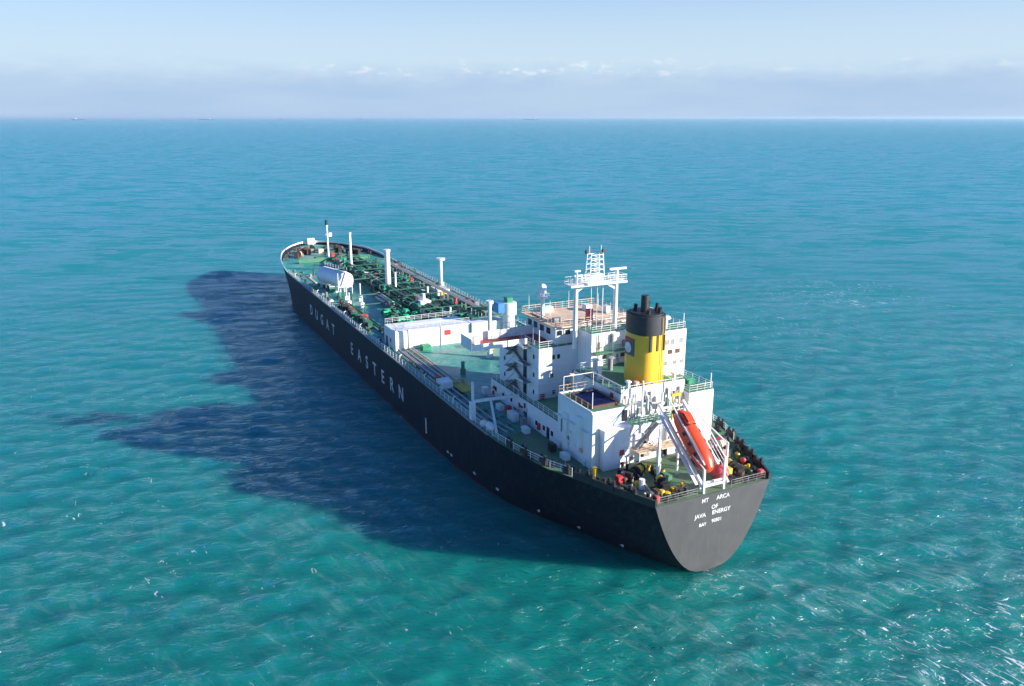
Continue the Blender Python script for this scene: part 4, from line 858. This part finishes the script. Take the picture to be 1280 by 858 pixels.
for x in (-2, -.6, .8):
    MB().box(x - .2, x + .2, -1.4, -1.2, .45, .75).build('side_window', M['glass'], lb); MB().box(x - .2, x + .2, 1.2, 1.4, .45, .75).build('side_window', M['glass'], lb)
MB().cyl((4.0, 0, -.5), (4.5, 0, -.5), .4, n=12).build('propeller_guard', M['black'], lb)
for y in (-.9, .9): MB().beam((-3.2, y, 1.15), (1.4, y, 1.25), .06).build('grab_rail', M['steel'], lb)
# round red buoy on the stern deck
bu = empty('marker_buoy', on_ship(2.6, -2.9, 11.1)); tag(bu, 'big round faded red buoy beside the foot of the lifeboat ramp', 'buoy')
MB().ball((0, 0, 1.15), 1.15, 20, 12).build('float', M['pink'], bu, True); MB().cyl((0, 0, 2.2), (0, 0, 2.6), .12).cyl((0, 0, 0), (0, 0, .15), .7).build('shackle', M['black'], bu)
# loose drums
def drum(x, y, mat, label, group=None):
    e = empty('oil_drum', on_ship(x, y, 11.12)); tag(e, label, 'drum', group)
    MB().cyl((0, 0, 0), (0, 0, .95), .32, n=14).cyl((0, 0, .3), (0, 0, .35), .345, n=14).cyl((0, 0, .62), (0, 0, .67), .345, n=14).build('barrel', M[mat], e, True)
    MB().cyl((0, 0, .95), (0, 0, .97), .29, n=14).build('lid', M['black'], e)
drum(7.2, 3.0, 'yellow_s', 'yellow drum standing alone on the green stern deck, port of the lifeboat ramp')
drum(9.8, 8.2, 'black', 'black drum on the stern deck under the white pillar of the pool block')
drum(7.9, -5.9, 'red', 'red drum on the starboard stern deck among black winches')

# ================================================================== far ships on the horizon
def far_ship(px, D, length, beam_, label, hcol, house_at, rot, house_h=22, masts=0):
    D *= 1.65; length *= 1.6; beam_ *= 1.5; house_h *= 1.7
    x = (px - 640) / 1004.1 * D * .963
    e = empty('cargo_ship', Matrix.Translation((x, D, 0)) @ Matrix.Rotation(R(rot), 4, 'Z')); tag(e, label, 'ship', 'ships on the far horizon')
    L2 = length / 2; B = beam_ / 2
    MB().prism([(-L2, -B * .7), (L2 * .75, -B), (L2, 0), (L2 * .75, B), (-L2, B * .7)], -.9, 13).build('hull', hcol, e)
    MB().box(house_at - 8, house_at + 8, -B * .6, B * .6, 13, 13 + house_h * .7, .3).build('deckhouse', M['white_clean'], e)
    MB().cyl((house_at - 5, 0, 13 + house_h * .7), (house_at - 5, 0, 19 + house_h * .7), 3.0).build('funnel', M['navy'], e)
    for k in range(masts):
        q = -L2 * .3 + k * L2 * .5 ; MB().cyl((q, 0, 13), (q, 0, 30), 1.0).beam((q, 0, 29), (q + 14, 0, 20), 1.2).build('deck_crane', M['steel'], e)
HA = paint('far_grey_hull', (0.03, 0.05, 0.08)); HB = paint('far_red_hull', (0.09, 0.06, 0.07))
far_ship(98, 11500, 200, 32, 'tiny dark ship with a white house at its left end, far left of the horizon', HA, -60, 0, 30)
far_ship(258, 12500, 250, 40, 'small long grey-blue ship on the horizon between the far left ship and the tanker bow', HA, 85, 0, 24, 3)
far_ship(352, 16000, 170, 28, 'faint tiny ship on the horizon almost straight above the tanker bow', HB, 60, 0, 26)
far_ship(451, 16500, 230, 34, 'faint low ship on the horizon above the tanker foredeck masts', HA, 90, 0, 24)
far_ship(664, 11800, 240, 36, 'small dark ship with a white tower at its right, mid horizon', HA, 100, 0, 34)
far_ship(1034, 15500, 420, 50, 'long low very faint ship on the horizon right of centre', HB, -190, 0, 12)
